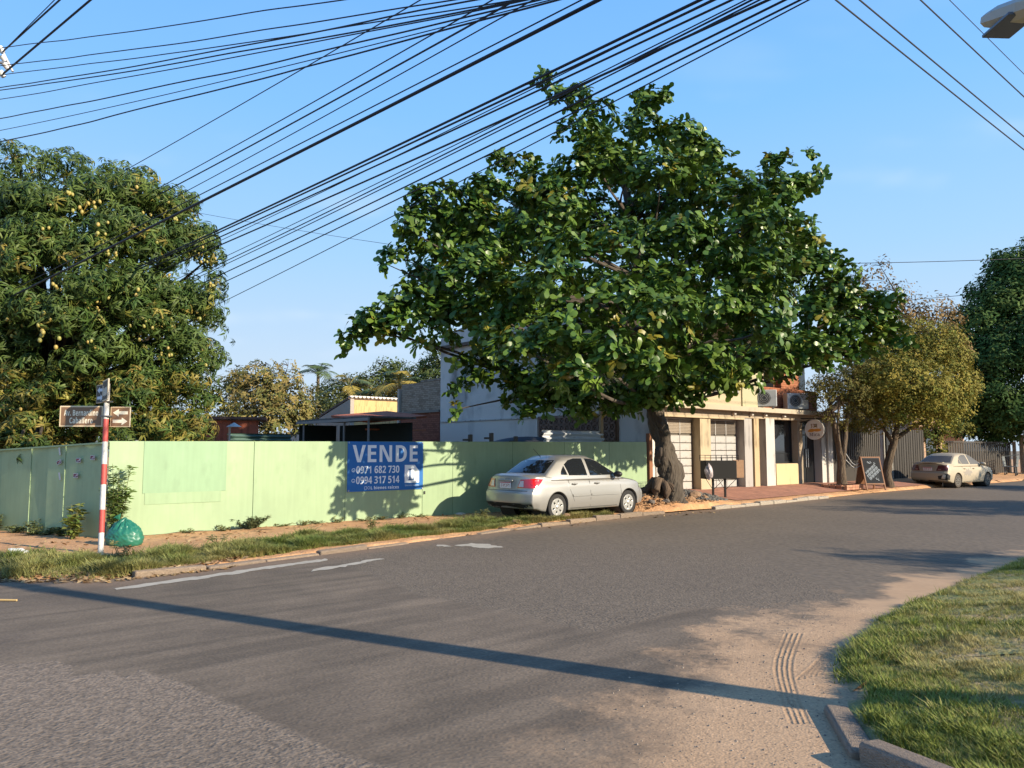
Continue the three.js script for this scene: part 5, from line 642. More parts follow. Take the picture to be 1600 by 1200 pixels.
// street trees with small yellowing leaves, and trees behind
function smallTree(name, label, base, trunkPts, radii, blobs, per, cA, cB, o = {}) {
  const O = base.clone(), tree = thing(name, label, 'tree', O, 0, o.group), bm = barkM(...(o.bark || [0.13, 0.095, 0.065]), 2); const main = trunkPts.map((t) => t.map((p) => p.clone().sub(O)));
  main.forEach((t, i) => part(tree, 'trunk', limb(t, radii[i] || radii[0], 10, 24, 0.25, i + 2), bm));
  const tops = main.map((t) => t[t.length - 1]), lb = []; blobs.forEach((b, i) => { const c = b[0].clone().sub(O); let s = tops[0]; for (const q of tops) if (q.distanceTo(c) < s.distanceTo(c)) s = q; const m = s.clone().lerp(c, 0.5); m.y += 0.15; lb.push(limb([s, m, c], [0.06, 0.035, 0.012], 5, 8, 0.2, i)); for (let k = 0; k < (o.twigs || 3); k++) { const e = c.clone().add(V3(rr(-1, 1) * b[1], rr(-0.3, 1) * b[2], rr(-1, 1) * b[3])); lb.push(limb([c, c.clone().lerp(e, 0.5).add(V3(0, 0.1, 0)), e], [0.014, 0.01, 0.004], 4, 5, 0, k)); } }); if (lb.length) part(tree, 'limbs', merged(lb), bm).userData.kind = 'stuff';
  const list = fill(blobs, per, (p, d) => tint(cA, cB, rnd() * 1.2 - 0.1, rr(0.75, 1.25)), { up: 0.25, bottom: 0.25, solid: o.solid, size: o.size }); for (const t of list) t.p.sub(O);
  crown(tree, 'crown', o.geo || cluster(9, 0.085, 0.045, 0.5, 0.3, false, 0.12), leafMat({ rough: 0.7, spec: 0.2, tr: o.tr ?? 0.28 }), list); return tree;
}
seed(71);
{
  const b1 = W(25.05, 0.34, 1.35), d1 = -b1.z, q = (u, v, d) => at(u, v, d);
  smallTree('street_tree', 'thin forked tree with dark twiggy crown growing from the brick planter', b1, [[b1, q(1315, 735, d1), q(1314, 715, d1), q(1306, 680, d1), q(1300, 640, d1), q(1285, 600, d1)], [q(1316, 725, d1), q(1320, 690, d1), q(1324, 650, d1 + 0.3), q(1330, 600, d1)], [q(1314, 712, d1), q(1309, 670, d1 - 0.2), q(1312, 620, d1 - 0.2)]], [[0.2, 0.15, 0.12, 0.08, 0.06, 0.03], [0.11, 0.09, 0.06, 0.03], [0.07, 0.05, 0.03]], [B(1280, 610, 28, 24, d1), B(1310, 600, 34, 28, d1), B(1335, 620, 30, 30, d1), B(1290, 650, 18, 20, d1, 0.6), B(1322, 655, 22, 20, d1, 0.5), B(1345, 575, 30, 26, d1), B(1340, 660, 24, 16, d1 + 1)], 28, [0.09, 0.10, 0.025], [0.2, 0.16, 0.04], { twigs: 10 });
  fat = 1.18; const b2 = W(28.2, 0.12, 1.75), d2 = -b2.z;
  smallTree('street_tree', 'leaning street tree with round yellow green crown behind the chalkboard', b2, [[b2, q(1386, 740, d2), q(1391, 712, d2), q(1397, 690, d2), q(1402, 665, d2), q(1415, 630, d2)], [q(1396, 693, d2), q(1385, 676, d2), q(1370, 655, d2)], [q(1400, 685, d2), q(1425, 668, d2), q(1460, 650, d2)]], [[0.22, 0.17, 0.15, 0.14, 0.1, 0.05], [0.1, 0.07, 0.03], [0.1, 0.07, 0.03]], [B(1400, 600, 60, 42, d2), B(1350, 610, 44, 36, d2), B(1460, 605, 50, 40, d2 - 0.5), B(1500, 600, 26, 26, d2), B(1400, 560, 56, 30, d2), B(1450, 560, 50, 34, d2), B(1360, 650, 34, 24, d2 + 1), B(1430, 640, 44, 24, d2), B(1480, 640, 30, 20, d2), B(1420, 600, 50, 36, d2 - 1.6), B(1370, 590, 40, 34, d2 - 1.4), B(1450, 620, 40, 26, d2 - 1.4), B(1490, 560, 24, 20, d2), B(1515, 615, 14, 14, d2), B(1400, 640, 50, 24, d2 - 1), B(1375, 555, 40, 24, d2), B(1420, 525, 50, 24, d2), B(1465, 530, 36, 22, d2)], 25, [0.15, 0.17, 0.03], [0.33, 0.26, 0.05], { twigs: 7, size: 1.15 });
  const b3 = W(33.5, 0.05, -5), d3 = -b3.z;
  smallTree('brown_tree', 'sparse brown leaved tree rising behind the street trees', b3, [[b3, b3.clone().add(V3(0, 2, 0)), q(1400, 560, d3), q(1420, 500, d3)]], [[0.25, 0.2, 0.14, 0.05]], [B(1350, 440, 30, 20, d3, 0.5), B(1375, 415, 12, 9, d3, 0.4), B(1390, 490, 40, 24, d3, 0.6), B(1440, 490, 44, 26, d3, 0.6), B(1480, 500, 24, 20, d3, 0.5), B(1420, 530, 60, 30, d3, 0.7), B(1470, 540, 40, 26, d3, 0.7), B(1345, 480, 24, 24, d3, 0.5), B(1400, 455, 30, 14, d3, 0.3)], 13, [0.19, 0.125, 0.04], [0.30, 0.2, 0.09], { twigs: 12, size: 1.4, geo: cluster(8, 0.1, 0.05, 0.5, 0.3, false, 0.2) });
  fat = 1; const b4 = V3(31.5, 0, -44), d4 = 44;
  smallTree('dark_tree', 'tall dark green tree standing over the plank fence', b4, [[b4, V3(31.5, 3, -44), V3(31.2, 6, -44), V3(31, 9, -44)]], [[0.5, 0.4, 0.3, 0.15]], [B(1600, 440, 60, 40, d4), B(1560, 470, 50, 40, d4), B(1520, 510, 44, 34, d4), B(1500, 555, 26, 34, d4), B(1550, 560, 56, 44, d4 - 1), B(1620, 540, 70, 60, d4 - 1.5), B(1540, 610, 46, 34, d4 - 1), B(1600, 640, 60, 34, d4 - 1), B(1530, 650, 44, 28, d4 + 1), B(1680, 500, 80, 80, d4), B(1660, 620, 60, 50, d4), B(1575, 415, 30, 24, d4), B(1640, 400, 50, 40, d4), B(1500, 640, 34, 40, d4 + 2), B(1560, 670, 50, 22, d4 + 2)], 13, [0.035, 0.08, 0.02], [0.085, 0.135, 0.032], { size: 2.1, twigs: 2, geo: cluster(10, 0.11, 0.055, 0.4, 0.3, true, 0.14), tr: 0.15 });
  const hb = W(37.6, 0.1, 0.2), dh = -hb.z;
  smallTree('climbing_shrub', 'leafy shrub with yellow tips spilling over the wall beside the dusty car', hb, [[hb, hb.clone().add(V3(0, 1.2, 0)), hb.clone().add(V3(0, 2.2, 0))]], [[0.08, 0.07, 0.04]], [B(1462, 660, 22, 14, dh), B(1455, 680, 18, 16, dh), B(1462, 705, 13, 18, dh), B(1480, 665, 20, 14, dh), B(1440, 655, 14, 8, dh), B(1465, 725, 10, 12, dh), B(1500, 672, 18, 14, dh + 1)], 12, [0.07, 0.10, 0.02], [0.28, 0.24, 0.04], { size: 1.8, twigs: 2 });
  // behind the fence
  const yb = V3(at(410, 690, 36).x, 0, -36);
  smallTree('yellowing_tree', 'broad yellowing tree behind the fence between mango and house', yb, [[yb, yb.clone().add(V3(0, 1.6, 0)), yb.clone().add(V3(0.2, 2.6, 0))]], [[0.3, 0.24, 0.12]], [B(410, 630, 56, 36, 36), B(365, 640, 36, 40, 36), B(455, 630, 40, 36, 36), B(400, 595, 44, 24, 36), B(440, 600, 34, 24, 36), B(370, 600, 28, 22, 36), B(420, 660, 60, 30, 35), B(470, 650, 24, 28, 36.5), B(360, 670, 34, 24, 35), B(450, 572, 14, 9, 36, 0.4), B(410, 572, 18, 8, 36, 0.5)], 12, [0.13, 0.145, 0.04], [0.29, 0.22, 0.075], { size: 1.7, twigs: 5 });
  for (const [nm, lb, blobs, a, b] of [['background_tree', 'rounded green tree behind the palms, left of the white gable', [B(610, 580, 30, 20, 52), B(590, 600, 34, 24, 52), B(630, 605, 30, 24, 52), B(660, 590, 30, 22, 50), B(640, 620, 40, 24, 50)], [0.05, 0.085, 0.025], [0.12, 0.14, 0.04]], ['background_tree', 'low dense green bush mass beneath the lone palm', [B(520, 620, 40, 22, 48), B(560, 610, 36, 24, 49), B(540, 640, 50, 22, 46), B(500, 650, 30, 26, 46), B(590, 635, 40, 22, 46)], [0.06, 0.085, 0.025], [0.14, 0.145, 0.045]], ['background_tree', 'dark tree showing right behind the top of the brick wall', [B(680, 600, 34, 34, 46), B(700, 570, 30, 26, 46), B(672, 570, 20, 18, 47)], [0.04, 0.07, 0.02], [0.1, 0.12, 0.035]]]) { const c = blobs[0][0], O = V3(c.x, 0, c.z); smallTree(nm, lb, O, [[O, O.clone().add(V3(0, 1.2, 0)), V3(c.x, c.y - 1, c.z)]], [[0.25, 0.2, 0.1]], blobs, 7, a, b, { size: 2.4, twigs: 1 }); }
}
// palms
function palm(label, u, v, d, fr, len, yellow, trunkR = 0.12) {
  const c = at(u, v, d), O = V3(c.x, 0, c.z), t = thing('palm_tree', label, 'palm', O, 0, 'palms behind the house'); part(t, 'trunk', limb([V3(0, -0.1, 0), V3(0.1, c.y * 0.5, 0), V3(0, c.y, 0)], [trunkR * 1.3, trunkR, trunkR * 0.8], 8, 16, 0.15, 4), barkM(0.2, 0.17, 0.11, 2));
  for (let k = 0; k < fr; k++) { const a = k / fr * 6.283 + rr(-0.25, 0.25), el = rr(0.25, 1.15), pos = [], idx = [], P = (s) => { const r = s * len * Math.cos(el) * 0.9, y = c.y + s * len * Math.sin(el) - s * s * len * 0.62; return V3(Math.cos(a) * r, y, Math.sin(a) * r); }, sd = V3(-Math.sin(a), 0, Math.cos(a)), n = 24;
    for (let i = 1; i < n; i++) { const s = i / n, p = P(s), q = P(s + 0.02), fw = q.clone().sub(p).normalize(), L = len * 0.34 * Math.sin(Math.PI * Math.pow(s, 0.7) * 0.92 + 0.15); for (const g of [-1, 1]) { const o = pos.length / 3, tip = p.clone().addScaledVector(sd, g * L * 0.8).addScaledVector(fw, L * 0.5); tip.y -= L * rr(0.2, 0.55); const b = p.clone().addScaledVector(fw, 0.05); pos.push(p.x, p.y, p.z, b.x, b.y, b.z, tip.x, tip.y, tip.z, (p.x + tip.x) / 2, (p.y + tip.y) / 2 + 0.04, (p.z + tip.z) / 2); idx.push(o, o + 1, o + 3, o + 1, o + 2, o + 3); } }
    const g = new THREE.BufferGeometry(); g.setAttribute('position', new THREE.Float32BufferAttribute(pos, 3)); g.setIndex(idx); g.computeVertexNormals(); const fm = part(t, 'frond', g, rnd() < yellow ? palmY : palmG); part(fm, 'stalk', limb([P(0), P(0.33), P(0.66), P(1)], [0.03, 0.022, 0.014, 0.005], 5, 12, 0, k), rnd() < yellow ? palmY : palmG); }
}
const palmG = leafMat({ tr: 0.2 }).clone(); palmG.color = lin(0.085, 0.125, 0.045); const palmY = palmG.clone(); palmY.color = lin(0.34, 0.26, 0.05);
seed(81);
palm('lone green palm rising above the yellowing tree', 497, 585, 60, 11, 2.6, 0, 0.14); palm('yellow fronded palm right of the lone palm', 545, 605, 47, 10, 2.3, 0.35); palm('palm arching beside the brick wall with yellow fronds', 625, 603, 45, 11, 2.5, 0.4); palm('small palm low between house roof and bushes', 585, 615, 47, 9, 2.0, 0.2);
// trees on the near side of the street, outside the picture: they shade the road
seed(91);
for (const [x, d, r, lb] of [[20.1, 3.6, 2.4, 'street tree on the near verge shading the grass island end'], [24.5, 16.6, 3.0, 'street tree on the near verge shading the far road'], [33.5, 25.5, 3.2, 'street tree on the near verge opposite the dusty car']]) { const O = V3(x, 0.15, -d), bl = []; for (let k = 0; k < 14; k++) { const v = V3(rr(-1, 1), rr(-0.6, 0.7), rr(-1, 1)); bl.push([V3(x + v.x * r * 0.75, 5.3 + v.y * r * 0.7, -d + v.z * r * 0.75), r * 0.42, r * 0.34, r * 0.42, 1]); } smallTree('verge_tree', lb, O, [[O, O.clone().add(V3(0.1, 1.6, 0)), O.clone().add(V3(0, 3.4, 0))]], [[0.25, 0.19, 0.12]], bl, 7, [0.05, 0.09, 0.02], [0.11, 0.14, 0.035], { size: 2.0, twigs: 2 }); }

// ---------------------------------------------------------------- things on the pavement
const mIron = mat([0.010, 0.0095, 0.009], 0.85);
{
  const g0 = W(16.75, 0, 1.55), y0 = vergeH(g0.x, -g0.z) + 0.01, t = thing('litter_basket', 'black raised litter basket on two legs in front of the garage doors', 'litter bin', V3(g0.x, y0, g0.z), TH - 0.62);
  part(t, 'basket', rbox(0.98, 0.56, 0.5, 0.02, 0, 0.84, 0), mIron); const bars = []; for (const z of [-0.25, 0.25]) bars.push(bar(V3(-0.5, 1.28, z), V3(0.55, 1.28, z), 0.008), bar(V3(-0.5, 1.2, z), V3(0.55, 1.2, z), 0.006)); for (const x of [-0.5, -0.15, 0.2, 0.55]) for (const z of [-0.25, 0.25]) bars.push(bar(V3(x, 1.1, z), V3(x, 1.29, z), 0.008)); part(t, 'top_rails', merged(bars), mIron);
  for (const x of [-0.18, 0.2]) { part(t, 'leg', rbox(0.06, 0.62, 0.06, 0.008, x, 0.29, 0), mIron); for (const k of [-1, 1]) part(t, 'brace', bar(V3(x, 0.22, 0), V3(x + k * 0.3, 0.58, 0.2), 0.009), mIron); }
  const bag = new THREE.IcosahedronGeometry(0.17, 4), p = bag.attributes.position; for (let i = 0; i < p.count; i++) { const x = p.getX(i), y = p.getY(i), z = p.getZ(i), f = 0.75 + 0.5 * fbm(x * 14 + 4, y * 12 + z * 10 + 7, 3); p.setXYZ(i, x * f * 0.75 * (y > 0 ? 1 - y * 3.4 : 1), y * f * 1.5, z * f * 0.8 * (y > 0 ? 1 - y * 3.2 : 1)); } bag.computeVertexNormals();
  const b = single('carrier_bag', bag, phys([0.42, 0.36, 0.36], 0.35, { clearcoat: 0.3 }), 'pinkish white plastic bag hung on the litter basket', 'bag'); b.position.copy(t.localToWorld(V3(-0.42, 0.8, 0.33)));
  const cd = single('cardboard', rbox(0.4, 0.55, 0.05, 0.01), mat([0.28, 0.17, 0.1], 0.95, { map: rep(tMottle, 2) }), 'brown cardboard sheet leaning at the end of the litter basket', 'cardboard'); cd.position.copy(W(18.35, 0.82, 1.0)); cd.position.copy(t.localToWorld(V3(0.68, 0.86, -0.12))); cd.rotation.y = TH - 0.3;
}
{ // wire crate by the fence end
  const t = thing('wire_basket', 'thin wire mesh basket standing at the sunlit end of the fence', 'basket', W(14.55, vergeH(W(14.55, 0, 0.35).x, -W(14.55, 0, 0.35).z) - 0.02, 0.35), TH), L = [], wd = 0.78, dp = 0.42, h = 0.55, top = 1.16; const P = (x, y, z) => V3(x * (1 + (top - 1) * y / h), y, z * (1 + (top - 1) * y / h));
  for (const z of [-dp / 2, dp / 2]) { for (let i = 0; i <= 8; i++) { const x = -wd / 2 + wd * i / 8; L.push(bar(P(x, 0, z), P(x, h, z), 0.005, 4)); } for (let j = 0; j <= 5; j++) L.push(bar(P(-wd / 2, h * j / 5, z), P(wd / 2, h * j / 5, z), 0.005, 4)); } for (const x of [-wd / 2, wd / 2]) for (let j = 0; j <= 5; j++) L.push(bar(P(x, h * j / 5, -dp / 2), P(x, h * j / 5, dp / 2), 0.005, 4));
  part(t, 'mesh', merged(L), mat([0.13, 0.15, 0.12], 0.5)); part(t, 'base', box(wd, 0.015, dp), mat([0.12, 0.13, 0.11], 0.6), [0, 0.01, 0]);
}
{ // chalkboard
  const g0 = W(25.95, 0, 2.0), y0 = vergeH(g0.x, -g0.z) + 0.015, t = thing('chalkboard_sign', 'wooden A-frame chalkboard with slanted white lettering by the kerb', 'sign', V3(g0.x, y0, g0.z), TH - 0.55), mW = mat([0.30, 0.14, 0.065], 0.7, { map: rep(tWood, 2) });
  const tx = canvasTex(384, 512, (c) => { c.fillStyle = '#15181c'; c.fillRect(0, 0, 384, 512); c.fillStyle = 'rgba(190,200,205,0.10)'; c.fillRect(40, 200, 280, 220); c.strokeStyle = '#aab2b6'; c.lineWidth = 7; c.lineCap = 'round'; c.save(); c.translate(192, 270); c.rotate(-0.62); let k = 0; for (const [y, n, h] of [[-90, 8, 46], [-25, 9, 52], [45, 9, 50]]) for (let i = 0; i < n; i++) { const x = -n * 19 + i * 38; k++; c.beginPath(); c.moveTo(x, y + h); c.lineTo(x + (k % 3) * 3, y); c.moveTo(x, y); c.lineTo(x + 22, y + (k % 2) * 8); if (k % 2) { c.moveTo(x, y + h / 2); c.lineTo(x + 20, y + h / 2); } else { c.moveTo(x + 22, y); c.lineTo(x + 22, y + h); } c.stroke(); } c.restore(); for (const [x, y] of [[120, 70], [150, 84], [185, 72], [270, 90], [250, 420], [290, 440]]) { c.beginPath(); c.arc(x, y, 16, 0.5, 4.6); c.stroke(); } });
  for (const k of [1, -1]) { const Lf = part(t, 'leaf', rbox(0.74, 1.02, 0.03, 0.006), mat([0.02, 0.021, 0.023], 0.8), [0, 0.72, k * 0.17], [-k * 0.27, 0, 0]); if (k > 0) part(Lf, 'chalk_writing', new THREE.PlaneGeometry(0.68, 0.94), mat([1, 1, 1], 0.9, { map: tx }), [0, 0, 0.017]); else part(Lf, 'back_board', box(0.7, 0.98, 0.006), mW, [0, 0, 0.02]); for (const x of [-0.38, 0.38]) part(Lf, 'stile', rbox(0.05, 1.3, 0.045, 0.008), mW, [x, -0.09, 0]); part(Lf, 'top_rail', rbox(0.8, 0.05, 0.045, 0.008), mW, [0, 0.53, 0]); part(Lf, 'bottom_rail', rbox(0.74, 0.05, 0.045, 0.008), mW, [0, -0.50, 0]); }
  const h = single('white_hose', merged([limb([W(25.1, 1.25, 1.5), W(25.5, 0.95, 1.65), W(25.8, 1.1, 1.8), W(25.85, 1.28, 1.85)], [0.012, 0.012, 0.012], 6, 24), limb([W(25.1, 1.5, 1.5), W(25.45, 1.08, 1.65), W(25.8, 1.2, 1.8), W(25.85, 1.28, 1.85)], [0.012, 0.012, 0.012], 6, 24)]), mat([0.5, 0.5, 0.48], 0.5), 'white cord slung from the planter tree to the chalkboard', 'cord');
}
{ // brick planter round the first street tree
  const g0 = W(25.05, 0, 1.35), t = thing('brick_planter', 'low brick planter around the forked street tree', 'planter', V3(g0.x, vergeH(g0.x, -g0.z) - 0.02, g0.z), TH), bm = [mat([0.42, 0.2, 0.12], 0.95, { map: rep(tMottle, 2) }), mat([0.36, 0.17, 0.1], 0.95, { map: rep(tMottle, 2) }), mat([0.47, 0.25, 0.15], 0.95, { map: rep(tMottle, 2) })], bg = rbox(0.215, 0.085, 0.1, 0.008), w = 1.32, d = 0.9;
  seed(5); for (let r = 0; r < 2; r++) for (const z of [-d / 2, d / 2]) for (let i = 0; i < 6; i++) part(t, 'brick', bg, bm[Math.floor(rnd() * 3)], [-w / 2 + 0.11 + i * 0.222, 0.045 + r * 0.092, z]); for (let r = 0; r < 2; r++) for (const x of [-w / 2, w / 2]) for (let i = 0; i < 3; i++) part(t, 'brick', bg, bm[Math.floor(rnd() * 3)], [x, 0.045 + r * 0.092, -0.26 + i * 0.24], [0, Math.PI / 2, 0]); part(t, 'soil', box(w - 0.1, 0.12, d - 0.1), mDirt, [0, 0.07, 0]);
}
{ // cart in the shade at the far end
  const t = thing('hand_cart', 'grey metal hand cart standing before the dark plank fence', 'cart', W(45.6, 0.1, 0.9), TH + 0.2), m = mat([0.16, 0.18, 0.18], 0.5), L = []; for (let i = 0; i <= 9; i++) { const x = -0.65 + i * 0.145; for (const z of [-0.35, 0.35]) L.push(bar(V3(x * 0.85, 0.6, z * 0.8), V3(x, 1.15, z), 0.014, 5)); } for (const y of [0.6, 0.78, 0.96, 1.15]) for (const z of [-1, 1]) L.push(bar(V3(-0.66, y, z * 0.33), V3(0.66, y, z * 0.33), 0.016, 5)); part(t, 'cage', merged(L), m); part(t, 'tray', box(1.2, 0.03, 0.6), m, [0, 0.6, 0]); for (const x of [-0.45, 0.45]) for (const z of [-0.25, 0.25]) { part(t, 'leg', bar(V3(x, 0.12, z), V3(x, 0.6, z), 0.02), m); part(t, 'wheel', new THREE.TorusGeometry(0.1, 0.03, 8, 18), mIron, [x, 0.11, z]); } part(t, 'handle', bar(V3(0.66, 1.15, -0.33), V3(0.9, 1.25, 0.33), 0.02), m);
}
// rocks, broken concrete and a split log on the mound
seed(101);
const rockM = [mat([0.32, 0.2, 0.12], 0.95, { bumpMap: tGrain, bumpScale: 0.03 }), mat([0.2, 0.17, 0.145], 0.95, { bumpMap: tGrain, bumpScale: 0.03 }), mat([0.40, 0.24, 0.13], 0.95, { bumpMap: tGrain, bumpScale: 0.03 })];
function rock(s, sd) { const g = new THREE.IcosahedronGeometry(s, 2), p = g.attributes.position; for (let i = 0; i < p.count; i++) { const x = p.getX(i), y = p.getY(i), z = p.getZ(i), f = 0.65 + 0.7 * fbm(x / s * 1.3 + sd * 3, y / s * 1.3 + z / s * 1.1 + sd, 2); p.setXYZ(i, x * f * 1.3, y * f * 0.75, z * f); } g.computeVertexNormals(); return g; }
const onVerge = (s, w, dy = 0) => { const p = W(s, 0, w); p.y = vergeH(p.x, -p.z) + dy; return p; };
{
  const names = [[14.55, 2.25, 0.17, 'blocky tan rock at the foot of the tree mound'], [12.55, 2.35, 0.1, 'small rock on the mound near the car bumper'], [14.1, 2.45, 0.12, 'rounded rock at the kerb side of the mound'], [9.0, 2.72, 0.13, 'pale kerb rock in the grass behind the rear wheel'], [13.0, 2.45, 0.08, 'small stone beside the split slab'], [14.9, 2.35, 0.09, 'stone at the edge of the spoil heap'], [7.3, 2.95, 0.08, 'small pale stone at the edge of the grass strip'], [15.6, 2.2, 0.07, 'little stone on the road side of the spoil heap']];
  names.forEach(([s, w, r, l], i) => { const o = single('rock', rock(r, i + 1), rockM[i % 3], l, 'rock'); o.position.copy(onVerge(s, w, r * 0.25)); o.rotation.y = rnd() * 6; });
  const sl = single('concrete_slab', rbox(0.95, 0.12, 0.32, 0.03), mat([0.09, 0.075, 0.06], 0.95, { map: rep(tMottle, 2), bumpMap: tGrain, bumpScale: 0.03 }), 'dark broken slab lying on the mound before the car', 'slab'); sl.position.copy(onVerge(12.55, 1.75, 0.06)); sl.rotation.set(0.08, TH - 0.15, -0.12, 'YXZ');
  const spoil = []; for (let i = 0; i < 900; i++) { const a = rnd() * 6.283, r = Math.sqrt(rnd()), s = 15.05 + Math.cos(a) * r * 1.35, w = 1.9 + Math.sin(a) * r * 0.62; spoil.push({ p: onVerge(s, w, 0.005), ry: rnd() * 6, rx: rnd() * 3, s: rr(0.02, 0.055), c: tint([0.045, 0.045, 0.045], [0.16, 0.15, 0.13], rnd(), 1) }); } const sp = scatter('gravel', new THREE.IcosahedronGeometry(1, 0), mat([1, 1, 1], 0.95), spoil); sp.name = numbered('gravel'); tag(sp, 'grey gravel spilled down the side of the tree mound', 'gravel'); scene.add(sp);
  const deb = []; for (let i = 0; i < 700; i++) { const s = rr(12, 14.9), w = rr(1.5, 2.6); deb.push({ p: onVerge(s, w, 0.006), ry: rnd() * 6, rx: rnd() * 3, sv: V3(rr(0.02, 0.09), rr(0.008, 0.02), rr(0.012, 0.03)), c: tint([0.14, 0.075, 0.035], [0.42, 0.25, 0.13], rnd(), 1) }); } const dp = scatter('debris', new THREE.IcosahedronGeometry(1, 0), mat([1, 1, 1], 0.95), deb); dp.name = numbered('debris'); tag(dp, 'wood chips and clods strewn over the tree mound', 'debris'); scene.add(dp);
}
// ---------------------------------------------------------------- weeds and plants along the fence
const weedLeaf = leafMat({ rough: 0.6, tr: 0.25 });
function weed(name, label, p, h, n, len, wid, cA, cB, spread, stems = 5, group) {
  const t = thing(name, label, 'plant', p, 0, group), L = [], list = []; for (let k = 0; k < stems; k++) { const a = rnd() * 6.283, r = spread * rr(0.2, 1), H = h * rr(0.6, 1.05), pts = [V3(Math.cos(a) * r * 0.15, -0.03, Math.sin(a) * r * 0.15), V3(Math.cos(a) * r * 0.5, H * 0.5, Math.sin(a) * r * 0.5), V3(Math.cos(a) * r, H, Math.sin(a) * r)], c = new THREE.CatmullRomCurve3(pts); L.push(limb(pts, [0.008, 0.006, 0.003], 5, 8)); for (let i = 0; i < n; i++) { const q = c.getPoint(rr(0.12, 1)); list.push({ p: q.add(V3(rr(-0.04, 0.04), 0, rr(-0.04, 0.04))), ry: rnd() * 6.283, rx: rr(-0.5, 0.5), s: rr(0.7, 1.2), c: tint(cA, cB, rnd(), rr(0.8, 1.2)) }); } }
  part(t, 'stems', merged(L), mat([0.13, 0.12, 0.05], 0.8)).userData.kind = 'stuff'; crown(t, 'leaves', cluster(4, len, wid, 0.4, 0.3, false, 0.02), weedLeaf, list);
}
seed(111);
weed('tall_weed', 'tall leafy weed growing at the fence corner behind the striped post', W(0.14, 0.06, 0.22), 1.3, 34, 0.11, 0.035, [0.09, 0.16, 0.03], [0.2, 0.25, 0.06], 0.24, 8);
weed('low_weed', 'broad leaved weed left of the striped post foot', leftFrame(0.35, 0.05, LSIDE * 0.3), 0.6, 14, 0.12, 0.06, [0.09, 0.15, 0.03], [0.24, 0.24, 0.05], 0.28, 6);
weed('bushy_weed', 'bushy grey green weed clump at the first seam of the pale fence', W(2.65, 0.05, 0.14), 0.26, 20, 0.08, 0.03, [0.10, 0.14, 0.06], [0.19, 0.21, 0.09], 0.5, 12);
const gW = 'low weeds along the pale fence', gL = 'low weeds along the side fence';
for (const s of [2.1, 3.3, 3.75, 4.15, 4.6, 5.2, 5.7, 6.2, 6.7, 1.4]) weed('fence_weed', 'scrubby low weed at the foot of the pale fence', W(s, 0.05, 0.14), rr(0.06, 0.15), 8, 0.05, 0.022, [0.11, 0.15, 0.04], [0.26, 0.24, 0.09], 0.3, 6, gW);
for (const x of [0.9, 1.4, 1.75, 2.3, 2.9, 3.3]) weed('fence_weed', 'scrubby low weed at the foot of the shaded side fence', leftFrame(x, 0.04, LSIDE * 0.16), rr(0.14, 0.38), 12, 0.08, 0.03, [0.06, 0.10, 0.03], [0.16, 0.18, 0.06], 0.25, 6, gL);
for (const [s, w] of [[4.4, 1.9], [8.3, 2.1], [9.4, 2.35], [7.2, 1.9], [1.0, 2.9], [-0.5, 3.2]]) weed('verge_weed', 'upright weed standing in the verge grass', onVerge(s, w), rr(0.22, 0.36), 10, 0.08, 0.02, [0.13, 0.17, 0.04], [0.25, 0.23, 0.08], 0.16, 5, 'weeds in the verge grass');
